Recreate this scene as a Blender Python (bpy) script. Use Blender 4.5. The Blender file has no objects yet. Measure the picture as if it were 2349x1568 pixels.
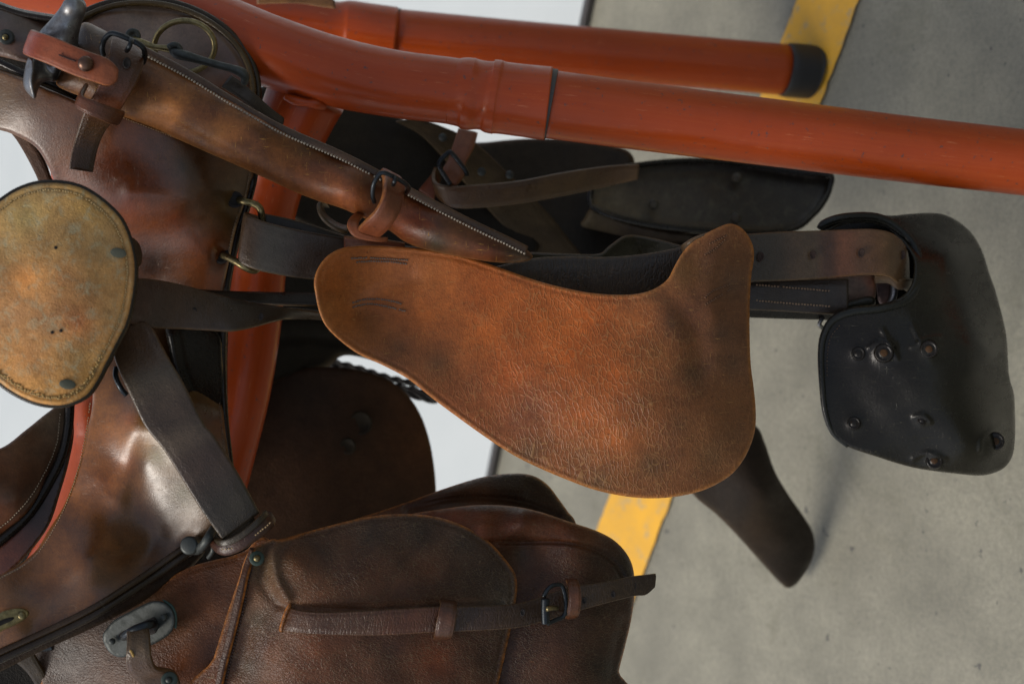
import bpy, math, random
import numpy as np
from mathutils import Vector, Matrix
from mathutils.geometry import delaunay_2d_cdt
random.seed(5); np.random.seed(5)
SC = bpy.context.scene
COL = SC.collection
# ------------------------------------------------------------------ camera
TH = math.radians(35.0); HGT = 1.19; F = 3262.0
fw = Vector((0, math.cos(TH), -math.sin(TH)))
cx = Vector((0, -math.sin(TH), -math.cos(TH)))      # picture right = down in the place
cy = Vector((1, 0, 0))                               # the camera was held on its side
cam_d = bpy.data.cameras.new('camera'); cam = bpy.data.objects.new('camera', cam_d); COL.objects.link(cam)
M3 = Matrix((cx, cy, -fw)).transposed()
cam.matrix_world = Matrix.Translation((0, 0, HGT)) @ M3.to_4x4()
cam_d.lens = 50; cam_d.sensor_width = 36; cam_d.clip_end = 500; cam_d.clip_start = 0.02
cam_d.dof.use_dof = True; cam_d.dof.focus_distance = 1.11; cam_d.dof.aperture_fstop = 5.2
SC.camera = cam
# ------------------------------------------------------------------ sky, sun, exposure
SUN_EL = math.radians(62); SUN_AZ = math.radians(-72)    # azimuth measured from +Y towards +X
w = bpy.data.worlds.new('World'); SC.world = w; w.use_nodes = True
nt = w.node_tree
sky = nt.nodes.new('ShaderNodeTexSky'); sky.sky_type = 'NISHITA'; sky.sun_disc = False
sky.sun_elevation = SUN_EL; sky.sun_rotation = SUN_AZ; sky.dust_density = 3.0; sky.air_density = 1.0; sky.ozone_density = 1.0
bg = nt.nodes['Background']; bg.inputs[1].default_value = 0.092
hs = nt.nodes.new('ShaderNodeHueSaturation'); hs.inputs['Saturation'].default_value = 0.55      # thin overcast: a whiter sky
nt.links.new(sky.outputs[0], hs.inputs['Color']); nt.links.new(hs.outputs[0], bg.inputs[0])
sl = bpy.data.lights.new('sun', 'SUN'); sl.energy = 1.35; sl.angle = math.radians(24); sl.color = (1.0, 0.93, 0.84)
so = bpy.data.objects.new('sun', sl); COL.objects.link(so)
sd = Vector((math.sin(SUN_AZ) * math.cos(SUN_EL), math.cos(SUN_AZ) * math.cos(SUN_EL), math.sin(SUN_EL)))
so.rotation_euler = sd.to_track_quat('Z', 'Y').to_euler()
SC.cycles.pixel_filter_width = 1.15
SC.view_settings.view_transform = 'Standard'; SC.view_settings.look = 'None'
SC.view_settings.exposure = 0.86; SC.view_settings.gamma = 1.0
# ------------------------------------------------------------------ coordinates
RM = np.array(M3)
def P(p):                                             # (x, y, depth) of the photograph scaled to 2349 wide -> world
    p = np.asarray(p, float)
    l = np.stack([(p[..., 0] - 1174.5) / F * p[..., 2], (784 - p[..., 1]) / F * p[..., 2], -p[..., 2]], -1)
    return l @ RM.T + np.array([0, 0, HGT])
def floor_pt(x, y, z=0.0):
    t = (HGT - z) / (math.sin(TH) + (x - 1174.5) / F * math.cos(TH))
    return P((x, y, t))
def conv(ox, oy, s):
    return lambda pts: [(ox + p[0] * s, oy + p[1] * s) + tuple(p[2:]) for p in pts]
C1 = conv(0, 0, .3337); C2 = conv(0, 468.5, .3337); C3 = conv(0, 937, .4023); C4 = conv(546.6, 1054.2, .4322)
D1 = conv(663.8, 0, .3486); D2 = conv(1327.5, 234.3, .4348); D3 = conv(1483.7, 859, .4523)
D4 = conv(702.8, 507.6, .4654); D5 = conv(468.5, 546.6, .4481)
U = conv(0, 0, 1)
def lin(c):
    c = np.asarray(c, float) / 255.0
    return np.where(c <= .04045, c / 12.92, ((c + .055) / 1.055) ** 2.4)
def cat(pts, n=6, closed=False):                      # Catmull-Rom
    p = np.array(pts, float); N = len(p); out = []
    rng = range(N) if closed else range(N - 1)
    for i in rng:
        if closed: a, b, c, d = p[(i - 1) % N], p[i], p[(i + 1) % N], p[(i + 2) % N]
        else: a, b, c, d = p[max(i - 1, 0)], p[i], p[i + 1], p[min(i + 2, N - 1)]
        for k in range(n):
            t = k / n
            out.append(.5 * ((2 * b) + (c - a) * t + (2 * a - 5 * b + 4 * c - d) * t * t + (3 * b - a - 3 * c + d) * t ** 3))
    if not closed: out.append(p[-1])
    return np.array(out)
def resample(p, step, closed=False):
    q = np.vstack([p, p[:1]]) if closed else p
    s = np.r_[0, np.cumsum(np.linalg.norm(np.diff(q[:, :2], axis=0), axis=1))]
    n = max(2, int(round(s[-1] / step)))
    t = np.linspace(0, s[-1], n + 1)
    r = np.stack([np.interp(t, s, q[:, k]) for k in range(q.shape[1])], 1)
    return r[:-1] if closed else r
def tps(ctrl, reg=2e-3):
    c = np.array(ctrl, float); xy = c[:, :2] / 500; v = c[:, 2]
    if len(c) < 3: return lambda q: np.full(len(q), v.mean())
    def phi(r): return np.where(r > 1e-9, r * r * np.log(r + 1e-12), 0)
    n = len(c); K = phi(np.linalg.norm(xy[:, None] - xy[None], axis=2)) + np.eye(n) * reg
    Pm = np.c_[np.ones(n), xy]; A = np.zeros((n + 3, n + 3)); A[:n, :n] = K; A[:n, n:] = Pm; A[n:, :n] = Pm.T
    if n == 3: A[n:, n:] = 0
    s = np.linalg.lstsq(A, np.r_[v, 0, 0, 0], rcond=None)[0]
    def f(q):
        q = np.asarray(q, float)[:, :2] / 500
        return phi(np.linalg.norm(q[:, None] - xy[None], axis=2)) @ s[:n] + np.c_[np.ones(len(q)), q] @ s[n:]
    return f
def idw(ctrl, p=3.0):                                 # (x, y, values...)
    xy = np.array([c[:2] for c in ctrl], float); v = np.array([np.ravel(c[2]) for c in ctrl], float)
    def f(q):
        d = np.linalg.norm(np.asarray(q)[:, None, :2] - xy[None], axis=2) + 12.0
        wt = d ** -p; wt /= wt.sum(1, keepdims=True); return wt @ v
    return f
def segdist(q, poly, closed=False):
    a = np.asarray(poly)[:, :2]; b = np.roll(a, -1, 0)
    if not closed: a, b = a[:-1], b[:-1]
    out = np.full(len(q), 1e9); ab = b - a; L = (ab ** 2).sum(1) + 1e-12
    for s in range(0, len(q), 4000):
        qq = q[s:s + 4000, None, :2]
        t = np.clip(((qq - a) * ab).sum(2) / L, 0, 1)
        out[s:s + 4000] = np.sqrt((((a + t[..., None] * ab) - qq) ** 2).sum(2)).min(1)
    return out
def inside(q, poly):
    x, y = q[:, 0], q[:, 1]; r = np.zeros(len(q), bool); n = len(poly)
    for i in range(n):
        x1, y1 = poly[i][:2]; x2, y2 = poly[(i + 1) % n][:2]
        if y1 == y2: continue
        r ^= ((y1 > y) != (y2 > y)) & (x < (x2 - x1) * (y - y1) / (y2 - y1) + x1)
    return r
# ------------------------------------------------------------------ objects
def thing(name, label, cat_, at, group=None):
    o = bpy.data.objects.new(name, None); COL.objects.link(o); o.location = Vector(P(at)); o.empty_display_size = .02
    o['label'] = label; o['category'] = cat_
    if group: o['group'] = group
    return o
def link(name, v, f, mat, parent=None, uv=None, tint=None, edge=None, crk=None, smooth=True, label=None, stuff=False):
    v = np.asarray(v, float)
    if parent is None: loc = v.mean(0)
    else:
        r = parent; loc = np.zeros(3)
        while r: loc = loc + np.array(r.location); r = r.parent
    own = v.mean(0)
    me = bpy.data.meshes.new(name); me.from_pydata((v - own).tolist(), [], [tuple(q) for q in f]); me.materials.append(mat)
    if smooth: me.polygons.foreach_set('use_smooth', [True] * len(me.polygons))
    n = len(v)
    if tint is not None:
        t = np.asarray(tint, float)
        if t.ndim == 1: t = np.tile(t, (n, 1))
        a = me.attributes.new('tint', 'FLOAT_COLOR', 'POINT'); a.data.foreach_set('color', np.c_[t, np.ones(n)].ravel())
    for nm, arr in (('edge', edge), ('crk', crk)):
        a = me.attributes.new(nm, 'FLOAT', 'POINT'); a.data.foreach_set('value', np.zeros(n) if arr is None else np.broadcast_to(arr, (n,)).astype(float).ravel())
    if uv is None: uv = v[:, :2] * 3
    ul = me.uv_layers.new(name='UVMap'); idx = np.empty(len(me.loops), int); me.loops.foreach_get('vertex_index', idx)
    ul.data.foreach_set('uv', np.asarray(uv, float)[idx].ravel())
    me.update()
    o = bpy.data.objects.new(name, me); COL.objects.link(o); o.location = own if parent is None else own - loc
    if parent is not None: o.parent = parent
    if label: o['label'] = label
    if stuff: o['kind'] = 'stuff'
    return o
def sheet(name, outline, ctrl, mat, tint, parent=None, thick=.004, grid=5.0, er=None, eh=None, relief=(), bumps=(), crk=None,
          edgew=9.0, smooth=6, label=None, noise=0.0, sharp=False, holes=(), reg=2e-3):
    """leather panel: outline and depths in picture units, real thickness, rounded rim"""
    o = np.array(outline, float)
    ol = resample(cat(o, smooth, True) if not sharp else o, grid * .8, True)
    if sum(ol[i - 1, 0] * ol[i, 1] - ol[i, 0] * ol[i - 1, 1] for i in range(len(ol))) < 0: ol = ol[::-1]
    mn, mx = ol.min(0), ol.max(0)
    gx, gy = np.meshgrid(np.arange(mn[0], mx[0], grid), np.arange(mn[1], mx[1], grid * .87))
    gx = gx + (np.arange(gx.shape[0]) % 2)[:, None] * grid * .5
    g = np.stack([gx.ravel(), gy.ravel()], 1)
    g = g[inside(g, ol)]; dd = segdist(g, ol, True)
    g = g[dd > grid * .55]; 
    rings = []
    for h in holes: rings.append(resample(cat(np.array(h, float), 5, True), grid * .8, True))
    for h in rings: g = g[~(inside(g, h)) & (segdist(g, h, True) > grid * .5)]
    allv = np.vstack([ol] + rings + [g]); nb = len(ol)
    edges = [(i, (i + 1) % nb) for i in range(nb)]; s0 = nb; loops = [(0, nb)]
    for h in rings:
        edges += [(s0 + i, s0 + (i + 1) % len(h)) for i in range(len(h))]; loops.append((s0, len(h))); s0 += len(h)
    r = delaunay_2d_cdt([Vector(p) for p in allv], edges, [], 1 if not rings else 3, 1e-6)
    q = np.array([(v.x, v.y) for v in r[0]]); tri = [list(t) for t in r[2]]
    if rings:
        cen = np.array([q[t].mean(0) for t in tri]); keep = np.ones(len(tri), bool)
        for h in rings: keep &= ~inside(cen, h)
        tri = [t for t, k in zip(tri, keep) if k]
    fd = tps(ctrl, reg)
    def base(qq):
        qq = np.asarray(qq, float); d = fd(qq)
        for pl, wd, dp in relief:
            plc = cat(np.array(pl, float), 5); d = d + dp * np.exp(-(segdist(qq, plc) / wd) ** 2)
        for bx, by, br, dp in bumps:
            rr = np.linalg.norm(qq[:, :2] - np.array([bx, by]), axis=1) / br; d = d + dp * np.exp(-rr ** 2)
        if noise:
            d = d + noise * (np.sin(qq[:, 0] / 31 + qq[:, 1] / 47) + np.sin(qq[:, 0] / 17 - qq[:, 1] / 23 + 1.3) * .5 + np.sin(qq[:, 1] / 13 + qq[:, 0] / 60) * .3)
        return d
    dist = segdist(q, ol, True)
    for h in rings: dist = np.minimum(dist, segdist(q, h, True))
    d = base(q)
    px = F / d.mean()
    er_ = thick * px * .45 if er is None else er; eh_ = thick * .5 if eh is None else eh
    tt = np.clip(dist / er_, 0, 1); d = d + eh_ * (1 - np.sqrt(np.clip(1 - (1 - tt) ** 2, 0, 1)))
    front = P(np.c_[q, d]); back = P(np.c_[q, np.maximum(d + thick * .5, base(q) + thick)])
    n = len(q); f = []
    for t in tri: f.append(tuple(t)); f.append((t[2] + n, t[1] + n, t[0] + n))
    used = {}
    for t in tri:
        for a, b in ((t[0], t[1]), (t[1], t[2]), (t[2], t[0])): used[(a, b)] = 1
    for (a, b) in list(used):
        if (b, a) not in used: f.append((b, a, a + n, b + n))
    tn = idw([(a, b, lin(c)) for a, b, c in tint], 2.2)(q) if isinstance(tint, list) else np.tile(lin(tint), (n, 1))
    eg = np.clip(1 - dist / edgew, 0, 1)
    ck = np.zeros(n) if crk is None else (np.full(n, crk) if np.isscalar(crk) else idw(crk)(q)[:, 0])
    ob = link(name, np.vstack([front, back]), f, mat, parent, np.vstack([q, q]) / 1000, np.vstack([tn, tn * .7]), np.r_[eg, np.ones(n)], np.r_[ck, ck], label=label)
    return ob, (lambda qq: base(np.asarray(qq, float)))
def ribbon(name, A, B, mat, tint, parent=None, thick=.0035, step=6, crown=.0, edgew=.12, crk=0, label=None, smooth=6, groove=.0004, tip=0):
    A = cat(np.array(A, float), smooth); B = cat(np.array(B, float), smooth)
    m = max(8, int(max(np.linalg.norm(np.diff(A[:, :2], axis=0), axis=1).sum(), np.linalg.norm(np.diff(B[:, :2], axis=0), axis=1).sum()) / step))
    def rs(p):
        s = np.r_[0, np.cumsum(np.linalg.norm(np.diff(p, axis=0) * [1, 1, 1500], axis=1))]; t = np.linspace(0, s[-1], m)
        return np.stack([np.interp(t, s, p[:, k]) for k in range(3)], 1), s[-1]
    (A, la), (B, lb) = rs(A), rs(B)
    a, b = P(A), P(B); c = (a + b) / 2; t = np.gradient(c, axis=0); wv = (b - a) / 2
    nr = np.cross(t, wv); nr /= np.linalg.norm(nr, axis=1)[:, None] + 1e-12
    if (nr @ np.array(fw)).mean() > 0: nr = -nr
    for i in range(1, m):
        if nr[i] @ nr[i - 1] < 0: nr[i] = -nr[i]
    vs = [-1, -.985, -.95, -.88, -.8, -.72, -.5, -.2, .2, .5, .72, .8, .88, .95, .985, 1]
    sec = []
    for v in vs:
        h = (1 - abs(v) ** 10) ** .5 if abs(v) < 1 else 0
        sec.append((v, h * thick / 2 + crown * (1 - v * v) - groove * math.exp(-((abs(v) - .8) / .05) ** 2)))
    for v in vs[::-1][1:-1]:
        h = (1 - abs(v) ** 10) ** .5; sec.append((v, -h * thick / 2 + crown * (1 - v * v)))
    k = len(sec); V = []; uv = []; eg = []
    wpx = np.linalg.norm(A[:, :2] - B[:, :2], axis=1).mean()
    for j, (v, h) in enumerate(sec):
        V.append(c + wv * v + nr * h); uv.append(np.c_[np.linspace(0, la, m), np.full(m, v * wpx / 2 + 300)] / 1000)
        eg.append(np.full(m, np.clip((abs(v) - (1 - edgew)) / edgew, 0, 1)))
    V = np.stack(V, 1).reshape(-1, 3); uv = np.stack(uv, 1).reshape(-1, 2); eg = np.stack(eg, 1).ravel(); f = []
    for i in range(m - 1):
        for j in range(k): f.append((i * k + j, i * k + (j + 1) % k, (i + 1) * k + (j + 1) % k, (i + 1) * k + j))
    f.append(tuple(range(k))[::-1]); f.append(tuple((m - 1) * k + j for j in range(k)))
    px = (np.repeat((A[:, :2] + B[:, :2]) / 2, k, 0))
    tn = idw([(x, y, lin(cc)) for x, y, cc in tint])(px) if isinstance(tint, list) else lin(tint)
    return link(name, V, f, mat, parent, uv, tn, eg, crk, label=label)
def sweep(c, rad, nseg=18, caps=True, closed=False):
    c = np.asarray(c, float); n = len(c); rad = np.broadcast_to(rad, (n,))
    t = np.gradient(c, axis=0) if not closed else np.roll(c, -1, 0) - np.roll(c, 1, 0)
    t /= np.linalg.norm(t, axis=1)[:, None] + 1e-12
    u0 = np.cross(t[0], [0.31, .2, .93]); u0 /= np.linalg.norm(u0); V = []; uv = []; L = 0
    for i in range(n):
        u0 = u0 - t[i] * (u0 @ t[i]); u0 /= np.linalg.norm(u0); w0 = np.cross(t[i], u0)
        if i: L += np.linalg.norm(c[i] - c[i - 1])
        for k in range(nseg):
            a = 2 * math.pi * k / nseg
            V.append(c[i] + rad[i] * (math.cos(a) * u0 + math.sin(a) * w0)); uv.append((L * 2.8, abs(k / nseg - .5) * 2 * math.pi * rad[i] * 2.8))
    f = []
    for i in range(n if closed else n - 1):
        for k in range(nseg): f.append((i * nseg + k, i * nseg + (k + 1) % nseg, ((i + 1) % n) * nseg + (k + 1) % nseg, ((i + 1) % n) * nseg + k))
    if caps and not closed:
        f.append(tuple(range(nseg))[::-1]); f.append(tuple((n - 1) * nseg + k for k in range(nseg)))
    return V, f, uv
def tube(name, pts, r, mat, tint=(128, 128, 128), parent=None, nseg=18, sub=6, closed=False, label=None, stuff=False, crk=0, edge=0):
    p = np.array(pts, float)
    rad = None
    if not np.isscalar(r): p = np.c_[p, np.array(r, float)]
    p = cat(p, sub, closed)
    if p.shape[1] == 4: rad = p[:, 3]; p = p[:, :3]
    V, f, uv = sweep(P(p), r if rad is None else rad, nseg, closed=closed)
    return link(name, V, f, mat, parent, uv, lin(tint), edge, crk, label=label, stuff=stuff)
def lathe(name, at, prof, mat, tint=(128, 128, 128), parent=None, axis=None, nseg=24, sq=(1, 1), rot=0, label=None):
    """prof: (radius m, height m towards the viewer); axis in world"""
    c = P(at); ax = Vector(axis) if axis is not None else (Vector((0, 0, HGT)) - Vector(c)).normalized()
    ax.normalize(); u0 = ax.cross(Vector((.1, .3, 1))).normalized(); w0 = ax.cross(u0)
    V = []; f = []; k = nseg
    for r, h in prof:
        for i in range(k):
            a = 2 * math.pi * i / k; x = math.cos(a) * r * sq[0]; y = math.sin(a) * r * sq[1]
            xr = x * math.cos(rot) - y * math.sin(rot); yr = x * math.sin(rot) + y * math.cos(rot)
            V.append(Vector(c) + u0 * xr + w0 * yr + ax * h)
    for j in range(len(prof) - 1):
        for i in range(k): f.append((j * k + i, j * k + (i + 1) % k, (j + 1) * k + (i + 1) % k, (j + 1) * k + i))
    f.append(tuple(range(k))[::-1]); f.append(tuple((len(prof) - 1) * k + i for i in range(k)))
    V = [tuple(v) for v in V]
    return link(name, V, f, mat, parent, [(v[0] * 3, v[1] * 3) for v in V], lin(tint), 0, 0, label=label)
def dome(r, h, base=.001):
    return [(r, -.002), (r, base * .5), (r * .97, base)] + [(r * math.cos(a), base + h * math.sin(a)) for a in (.15, .4, .7, 1.0, 1.25, 1.45)]
def washer(r, h=.0012): return [(r, -.001), (r, h * .6), (r * .94, h), (r * .3, h), (r * .25, h * .7)]
def stitches(name, pts, surf, mat, tint, parent, spacing=7, length=4.6, r=.0006, lift=.0004, sm=5, jit=.5):
    pa = np.array([q[:2] for q in pts], float)
    if not callable(surf):
        s0 = np.r_[0, np.cumsum(np.linalg.norm(np.diff(pa, axis=0), axis=1))]; pa = np.c_[pa, np.interp(s0, np.linspace(0, s0[-1], len(surf)), surf) if len(surf) != len(pa) else surf]
    p = resample(cat(pa, sm), spacing)
    d = surf(p) if callable(surf) else p[:, 2]
    p = p[:, :2]
    t = np.gradient(p, axis=0); t /= np.linalg.norm(t, axis=1)[:, None] + 1e-9; V = []; Fc = []
    for i in range(len(p)):
        if random.random() < .03: continue
        L = length * random.uniform(.8, 1.1); o = np.array([random.uniform(-jit, jit), random.uniform(-jit, jit)])
        cs = [np.r_[p[i] + o + t[i] * L * s, d[i] - lift - (.0005 if abs(s) < .3 else 0)] for s in (-.5, -.25, .25, .5)]
        v, f, _ = sweep(P(np.array(cs)), np.array([.35, 1, 1, .35]) * r, 6); b = len(V); V += list(v); Fc += [tuple(q + b for q in g) for g in f]
    return link(name, V, Fc, mat, parent, None, lin(tint), 0, 0, stuff=True)
def plate(name, outline, d, mat, tint, parent, thick=.002, sharp=False, ctrl=None, **k):
    o = np.array(outline, float); c = o.mean(0)
    ctrl = ctrl or [(c[0], c[1], d), (c[0] + 50, c[1], d), (c[0], c[1] + 50, d)]
    return sheet(name, outline, ctrl, mat, tint, parent, thick=thick, sharp=sharp, grid=k.pop('grid', 4), **k)
# ------------------------------------------------------------------ materials
class G:
    def __init__(s, name):
        s.m = bpy.data.materials.new(name); s.m.use_nodes = True; s.t = s.m.node_tree
        s.b = s.t.nodes['Principled BSDF']
    def n(s, ty, inp=None, **kw):
        o = s.t.nodes.new(ty)
        for k, v in kw.items(): setattr(o, k, v)
        for k, v in (inp or {}).items(): s.set(o.inputs[k], v)
        return o
    def set(s, i, v):
        if isinstance(v, bpy.types.NodeSocket): s.t.links.new(v, i)
        else: i.default_value = v
    def math(s, op, a, b=0.0, c=None, clamp=False):
        o = s.n('ShaderNodeMath', {0: a, 1: b}, operation=op, use_clamp=clamp)
        if c is not None: s.set(o.inputs[2], c)
        return o.outputs[0]
    def mr(s, v, a, b, c=0.0, d=1.0):
        return s.n('ShaderNodeMapRange', {'Value': v, 'From Min': a, 'From Max': b, 'To Min': c, 'To Max': d}).outputs[0]
    def mix(s, f, a, b, mode='MIX'):
        o = s.n('ShaderNodeMix', data_type='RGBA', blend_type=mode); s.set(o.inputs[0], f); s.set(o.inputs[6], a); s.set(o.inputs[7], b)
        return o.outputs[2]
    def uv(s, sx=1, sy=1, rot=0):
        t = s.n('ShaderNodeUVMap', uv_map='UVMap').outputs[0]
        return s.n('ShaderNodeMapping', {'Vector': t, 'Scale': (sx, sy, 1), 'Rotation': (0, 0, rot)}).outputs[0]
    def noise(s, vec, sc, det=4, rough=.6, dist=0):
        return s.n('ShaderNodeTexNoise', {'Vector': vec, 'Scale': sc, 'Detail': det, 'Roughness': rough, 'Distortion': dist}).outputs[0]
def rgb(c): l = lin(c); return (float(l[0]), float(l[1]), float(l[2]), 1)
def leather(name, rough=.42, grain=1.0, edge_col=(150, 100, 58), edge_amt=.6, crack=0.0, crack_col=(170, 140, 110), crack_sc=(62, 62), crack_rot=0.0, mott=.5,
            scuff=.35, scuff_col=(170, 125, 80), spec=.28, coat=0.0, dust=0.0, alb=.6):
    g = G(name); tint = g.n('ShaderNodeAttribute', attribute_name='tint').outputs[0]
    ed = g.n('ShaderNodeAttribute', attribute_name='edge').outputs['Fac']; ck = g.n('ShaderNodeAttribute', attribute_name='crk').outputs['Fac']
    uv = g.uv(); big = g.noise(uv, 9, 5, .62, .4); mid = g.noise(uv, 42, 5, .65); fine = g.noise(uv, 240, 3, .6)
    c = g.mix(g.mr(big, .36, .64), g.mix(1.0, tint, (1 - mott * .75, 1 - mott * .82, 1 - mott * .85, 1), 'MULTIPLY'), g.mix(1.0, tint, (1 + mott * .35, 1 + mott * .28, 1 + mott * .2, 1), 'MULTIPLY'))
    c = g.mix(g.mr(mid, .3, .72, 0, .55), c, g.mix(1.0, c, (.52, .5, .5, 1), 'MULTIPLY'))
    c = g.mix(g.mr(fine, .35, .7, 0, .35), c, g.mix(1.0, c, (1.5, 1.45, 1.4, 1), 'MULTIPLY'))
    m2 = g.noise(uv, 110, 5, .7); c = g.mix(g.mr(m2, .38, .62, 0, .42), c, g.mix(1.0, c, (.6, .58, .56, 1), 'MULTIPLY'))
    # dark pore specks and scuffs
    sp = g.noise(g.uv(1, 1), 130, 2, .5)
    c = g.mix(g.mr(sp, .66, .72, 0, .6), c, g.mix(1.0, c, (.35, .33, .33, 1), 'MULTIPLY'))
    s1 = g.noise(g.uv(1, 7, .7), 26, 6, .7, .3); s2 = g.noise(g.uv(8, 1, .3), 22, 6, .7, .3)
    sc = g.math('MULTIPLY', g.math('MAXIMUM', g.mr(s1, .60, .70), g.mr(s2, .61, .71)), g.mr(mid, .44, .62, 0, scuff))
    c = g.mix(sc, c, rgb(scuff_col))
    if dust:
        c = g.mix(g.mr(g.noise(uv, 28, 8, .75, .5), .50, .72, 0, dust), c, rgb((136, 132, 124)))
    en = g.noise(uv, 70, 4, .7)
    c = g.mix(g.math('MULTIPLY', g.math('POWER', ed, 1.6), g.mr(en, .38, .62, edge_amt * .3, edge_amt), clamp=True), c, rgb(edge_col))
    h = g.math('MULTIPLY', fine, .0004 * grain)
    vg = g.n('ShaderNodeTexVoronoi', {'Vector': g.uv(1, 1.0), 'Scale': 210.0}, feature='F1').outputs['Distance']
    h = g.math('ADD', h, g.math('MULTIPLY', vg, -.0002 * grain))
    h = g.math('ADD', h, g.math('MULTIPLY', mid, .0005 * grain))
    h = g.math('ADD', h, g.math('MULTIPLY', sc, -.0004))
    rf = g.mr(g.math('ADD', big, mid), .7, 1.3, rough - .1, rough + .13)
    if crack:
        wv = g.n('ShaderNodeVectorMath', {0: g.uv(1, 1, crack_rot)}, operation='ADD')
        nz = g.n('ShaderNodeTexNoise', {'Vector': uv, 'Scale': 34.0, 'Detail': 4.0, 'Roughness': .6}).outputs['Color']
        off = g.n('ShaderNodeVectorMath', {0: nz, 1: (.009, .009, 0)}, operation='MULTIPLY').outputs[0]; g.set(wv.inputs[1], off)
        m = g.n('ShaderNodeMapping', {'Vector': wv.outputs[0], 'Scale': (crack_sc[0], crack_sc[1], 1)}).outputs[0]
        v = g.n('ShaderNodeTexVoronoi', {'Vector': m, 'Scale': 1.0, 'Randomness': 1.0}, feature='DISTANCE_TO_EDGE').outputs['Distance']
        br = g.math('MULTIPLY', g.mr(g.noise(uv, 16, 3), .30, .52), ck, clamp=True)
        ln = g.math('MULTIPLY', g.mr(v, .006, .055, 1, 0), br)
        c = g.mix(g.math('MULTIPLY', ln, g.mr(g.noise(uv, 60, 3), .3, .65, crack * .35, crack)), c, rgb(crack_col))
        h = g.math('ADD', h, g.math('MULTIPLY', g.math('MULTIPLY', g.mr(v, .0, .12, 1, 0), br), -.00035))
    c = g.mix(1.0, c, (alb * 1.12, alb * 1.16, alb * .84, 1), 'MULTIPLY')
    g.set(g.b.inputs['Base Color'], c); g.set(g.b.inputs['Roughness'], rf)
    g.b.inputs['Specular IOR Level'].default_value = spec
    g.b.inputs['Coat Weight'].default_value = coat; g.b.inputs['Coat Roughness'].default_value = .22
    b = g.n('ShaderNodeBump', {'Height': h, 'Strength': .75, 'Distance': 1.0}); g.set(g.b.inputs['Normal'], b.outputs[0])
    return g.m
def metal(name, col, rough=.4, spots=(60, 70, 60), metallic=.9, rust=.5):
    g = G(name); oc = g.n('ShaderNodeTexCoord').outputs['Object']
    n1 = g.noise(oc, 160, 5, .7); n2 = g.noise(oc, 700, 3)
    c = g.mix(g.mr(n1, .4, .65, 0, rust), rgb(col), rgb(spots))
    g.set(g.b.inputs['Base Color'], c); g.b.inputs['Metallic'].default_value = metallic
    g.set(g.b.inputs['Roughness'], g.mr(n1, .35, .65, rough - .08, rough + .2))
    b = g.n('ShaderNodeBump', {'Height': g.math('ADD', g.math('MULTIPLY', n1, .0002), g.math('MULTIPLY', n2, .00015)), 'Strength': .5, 'Distance': 1.0}); g.set(g.b.inputs['Normal'], b.outputs[0])
    return g.m
def plain(name, rough=.6, grain=.3, metallic=0):
    g = G(name); tint = g.n('ShaderNodeAttribute', attribute_name='tint').outputs[0]
    n = g.noise(g.n('ShaderNodeTexCoord').outputs['Object'], 300, 4)
    g.set(g.b.inputs['Base Color'], g.mix(g.mr(n, .35, .65, 0, grain), tint, g.mix(1.0, tint, (.45, .45, .45, 1), 'MULTIPLY')))
    g.b.inputs['Roughness'].default_value = rough; g.b.inputs['Metallic'].default_value = metallic
    return g.m
def paint():
    g = G('orange_paint'); oc = g.n('ShaderNodeTexCoord').outputs['Object']; uv = g.uv()
    n1 = g.noise(oc, 9, 4); n2 = g.noise(oc, 90, 4, .6); st = g.noise(g.uv(1, 30), 3, 4, .6)
    c = g.mix(g.mr(n1, .35, .65, 0, .5), rgb((152, 58, 10)), rgb((130, 47, 8)))
    c = g.mix(g.mr(st, .45, .7, 0, .35), c, rgb((162, 70, 20)))
    ch = g.mr(g.noise(oc, 230, 4, .6), .645, .68); c = g.mix(g.math('MULTIPLY', ch, .8), c, rgb((78, 60, 58)))
    c = g.mix(g.math('MULTIPLY', g.mr(g.noise(g.uv(1, 14, .5), 10, 5, .7), .63, .68), .55), c, rgb((190, 120, 80)))
    g.set(g.b.inputs['Base Color'], c); g.set(g.b.inputs['Roughness'], g.mr(n2, .3, .7, .3, .46)); g.b.inputs['Specular IOR Level'].default_value = .28
    g.b.inputs['Coat Weight'].default_value = .12; g.b.inputs['Coat Roughness'].default_value = .1
    b = g.n('ShaderNodeBump', {'Height': g.math('ADD', g.math('MULTIPLY', n2, .0004), g.math('MULTIPLY', g.noise(oc, 22, 3), .0018)), 'Strength': .5, 'Distance': 1.0}); g.set(g.b.inputs['Normal'], b.outputs[0])
    return g.m
def concrete():
    g = G('concrete'); oc = g.n('ShaderNodeTexCoord').outputs['Object']
    a = g.noise(oc, 2.2, 6, .62); b = g.noise(oc, 14, 7, .68); f = g.noise(oc, 190, 6, .75)
    c = g.mix(g.mr(a, .38, .62), rgb((120, 117, 102)), rgb((139, 136, 118)))
    c = g.mix(g.mr(b, .36, .64, 0, .5), c, rgb((97, 96, 86)))
    c = g.mix(g.mr(f, .38, .66, 0, .5), c, rgb((82, 81, 75)))
    sp = g.noise(oc, 60, 4, .6); c = g.mix(g.mr(sp, .66, .70, 0, .8), c, rgb((60, 59, 58)))
    c = g.mix(g.mr(g.noise(oc, 5, 5, .7, 1.0), .56, .66, 0, .45), c, rgb((90, 88, 72)))
    g.set(g.b.inputs['Base Color'], c); g.set(g.b.inputs['Roughness'], g.mr(b, .3, .7, .55, .8))
    bp = g.n('ShaderNodeBump', {'Height': g.math('ADD', g.math('MULTIPLY', b, .002), g.math('MULTIPLY', f, .0012)), 'Strength': .6, 'Distance': 1.0}); g.set(g.b.inputs['Normal'], bp.outputs[0])
    return g.m
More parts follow.
